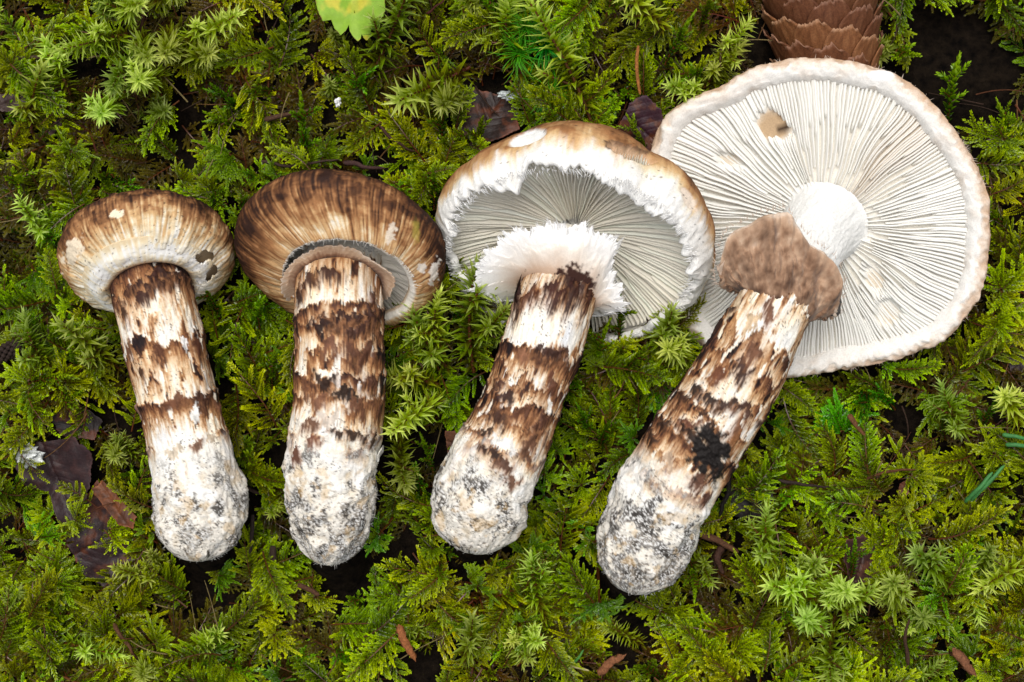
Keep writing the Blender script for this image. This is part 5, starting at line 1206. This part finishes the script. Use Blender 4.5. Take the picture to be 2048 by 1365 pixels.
def lump(u, v, z, r, col, label, cat, name, seed, sq=(1, 1, .6), parent=None, og=None, amp=.5):
    g = np.linspace(0.05, math.pi - .05, 22)[:, None]; w = np.linspace(0, 2 * math.pi, 30, endpoint=False)[None]
    D = np.stack([np.sin(g) * np.cos(w) * sq[0], np.sin(g) * np.sin(w) * sq[1], (np.cos(g) + 0 * w) * sq[2]], -1)
    n = fbm(D[..., 0] * 2.2, D[..., 1] * 2.2, D[..., 2] * 2.2 + seed, seed, 5, .65); D = D * r * (1 + amp * n)[..., None] + pt(u, v, z)
    C = np.asarray(col) * (1 + .5 * n)[..., None]; og = pt(u, v, z) if og is None else og
    o = obj(name, mesh(name, D, grid_faces(22, 30, True), M_wood, C, origin=og), parent, og if parent is None else (0, 0, 0))
    if parent is None: tag(o, label, cat)
    return o
lump(56, 912, -28, 26, (.62, .64, .62), 'grey-white lichen crust on the edge of the large purple-brown leaf', 'lichen', 'lichen', 3, (1, .8, .35), amp=.8)
lump(1252, 288, -22, 15, (.55, .58, .56), 'pale lichen flecks on the purple-brown leaf between open caps', 'lichen', 'lichen', 4, (1, .7, .3), amp=.9)
lump(1020, 192, -40, 18, (.50, .54, .54), 'grey lichen crust along the curled dark leaf', 'lichen', 'lichen', 5, (1.1, .5, .3), amp=.9)
lump(676, 205, -14, 9, (.72, .72, .72), 'white fluff scrap on a brown moss stem beyond the dark brown cap', 'fluff', 'fluff', 6, (.7, 1, .6), amp=.7)

# small dark catkin with knobbly scales
def catkin():
    og = pt(8, 706, -30); root = empty('catkin', og); tag(root, 'small knobbly black-brown catkin in moss beside the smallest mushroom', 'catkin')
    V, F = tube(np.linspace(pt(-30, 728, -34), pt(42, 688, -30), 10), 9, 8); mb = MB(); mb.add(V, F, c=(.02, .014, .012)); obj('core', mb.done('core', M_wood, og), root)
    g = np.linspace(0.05, math.pi - .05, 6)[:, None]; w = np.linspace(0, 2 * math.pi, 8, endpoint=False)[None]
    D = np.stack([np.sin(g) * np.cos(w), np.sin(g) * np.sin(w), np.cos(g) + 0 * w], -1).reshape(-1, 3) * 5.2
    sm = mesh('scale', D, grid_faces(6, 8, True), M_wood, np.broadcast_to((.035, .022, .018), D.shape))
    ax = pt(42, 688, -30) - pt(-30, 728, -34); L = np.linalg.norm(ax); T = ax / L; N = unit(np.cross(T, [0, 0, 1.])); B = np.cross(N, T)
    for i in range(84):
        a = i * 2.399; f = i / 83; p = pt(-30, 728, -34) + ax * f + (N * math.cos(a) + B * math.sin(a)) * (14 * (1 - .5 * max(0, f - .7) / .3))
        o = bpy.data.objects.new('scale', sm); COL.objects.link(o); o.parent = root; o.location = tuple((p - og) * S)
catkin()

# ------------------------------------------------------------------ spruce cone
def cone():
    a, b = pt(1668, 200, -80), pt(1612, -190, -55)
    og = a; root = empty('spruce_cone', og); tag(root, 'brown spruce cone with overlapping scales tucked behind the flat cap', 'cone')
    ax = b - a; L = np.linalg.norm(ax); T = ax / L; N = unit(np.array([0, 0, 1.]) - T * T[2]); B = np.cross(T, N)
    rad = lambda f: np.interp(f, [0, .12, .3, .55, .8, 1], [92, 108, 116, 114, 92, 40])
    fs = np.linspace(0, 1, 20); V, F = tube(a + ax * fs[:, None], np.array([rad(f) for f in fs]) - 30, 20)
    mb = MB(); mb.add(V, F, c=(.06, .028, .014)); obj('core', mb.done('core', M_cone, og), root)
    # four kinds of scale, tip along +Y, outer face +Z
    kinds = []
    for k in range(5):
        r = np.random.default_rng(500 + k); nu, nv = 21, 12
        u = np.linspace(-1, 1, nu)[None]; v = np.linspace(0, 1, nv)[:, None]
        hw = 46 * np.interp(v, [0, .35, .62, .82, 1], [.55, 1.0, 1.0, .84, .60]); ero = 7 * noise(u * 3.2 + k * 9, 0, 0, k) + 4.5 * noise(u * 9 + k, 0, 0, k + 3) - 8 * u ** 2
        X = u * hw; Y = -46 + 96 * v + ero * v ** 3
        Z = -.0052 * X ** 2 + 5 * np.sin(v * 2.6) - 2 + 1.4 * noise(X / 9, Y / 40, 0, k + 7) + 3.5 * v ** 6 * noise(u * 3, k, 0, k + 9) + 4 * v ** 4
        P = np.stack([X + 0 * Y, Y + 0 * X, Z], -1)
        st = noise(X / 2.2, Y / 40, 0, k + 11); C = ramp(np.clip(.5 + .3 * st + .2 * noise(X / 14, Y / 18, 0, k + 5) + 0 * Y, 0, 1), [(0, (.075, .024, .009)), (.5, (.205, .078, .030)), (1, (.310, .140, .060))])
        C = mixc(C, (.52, .30, .18), np.broadcast_to(sstep(.90, .98, v) * (.5 + .5 * np.clip(st, 0, 1)), C.shape[:2]))
        C = C * .78 * r.uniform(.75, 1.2) * np.array([1, r.uniform(.92, 1.06), r.uniform(.9, 1.1)])
        V = np.concatenate([P.reshape(-1, 3), (P - np.array([0, 0, 2.6])).reshape(-1, 3)]); F = grid_faces(nu if False else nv, nu); Fb = F[:, ::-1] + nu * nv
        rim = [i * nu for i in range(nv)] + [(nv - 1) * nu + j for j in range(1, nu)] + [i * nu + nu - 1 for i in range(nv - 2, -1, -1)] + [j for j in range(nu - 2, 0, -1)]
        rim = np.array(rim); nx = np.roll(rim, -1); F3 = np.stack([rim, nx, nx + nu * nv, rim + nu * nv], -1)
        kinds.append(mesh('scale', V, np.vstack([F, Fb, F3]), M_cone, np.vstack([C.reshape(-1, 3)] * 2)))
    rr = np.random.default_rng(5); n = 92
    for i in range(n):
        f = i / n; th = i * 2.399963; ra = float(rad(f))
        out = N * math.cos(th) + B * math.sin(th)
        if out[2] < -.55: continue
        p = a + ax * (f * .96) + out * (ra - 16)
        y = unit(T * .955 + out * (.30 + .14 * rr.random())); z = unit(out - y * (out @ y)); x = np.cross(y, z)
        k = (ra / 116) * rr.uniform(.93, 1.07)
        M = Matrix(((x[0], y[0], z[0]), (x[1], y[1], z[1]), (x[2], y[2], z[2]))).to_4x4()
        o = bpy.data.objects.new('scale', kinds[i % 5]); COL.objects.link(o); o.parent = root
        o.matrix_local = Matrix.Translation(tuple((p - og) * S)) @ M @ Matrix.Rotation(rr.normal() * .05, 4, 'Z') @ Matrix.Scale(k, 4)
cone()

# ------------------------------------------------------------------ wiry dead stems and fallen needles caught in the moss
def wires():
    r = np.random.default_rng(77); mb = MB(); k = 0
    while k < 260:
        x, y = r.uniform(-1250, 1250), r.uniform(-900, 900); a = r.uniform(0, 6.28); L = r.uniform(30, 120); z = float(surf(np.array([x]), np.array([y]))[0]) + r.uniform(-8, 14)
        t = np.linspace(0, 1, 8)[:, None]; d = np.array([math.cos(a), math.sin(a), r.uniform(-.15, .15)]); w = np.array([-math.sin(a), math.cos(a), 0])
        P = np.array([x, y, z]) + d * L * t + w * L * r.normal() * .22 * t ** 2 + np.array([0, 0, 1]) * 10 * np.sin(t * 3)
        U, V = proj(P)
        if covered(U, V, 1.0).any(): continue
        V_, F = tube(P, r.uniform(.9, 2.0) * (1 - .5 * t[:, 0]), 4); mb.add(V_, F, c=np.array([(.085, .03, .012), (.04, .022, .014), (.14, .07, .025), (.20, .15, .06)][r.integers(0, 4)])); k += 1
    o = obj('stem_litter', mb.done('stem_litter', M_wood)); tag(o, 'thin wiry dead moss stems and needles caught in the moss', 'litter', None, 'stuff')
wires()
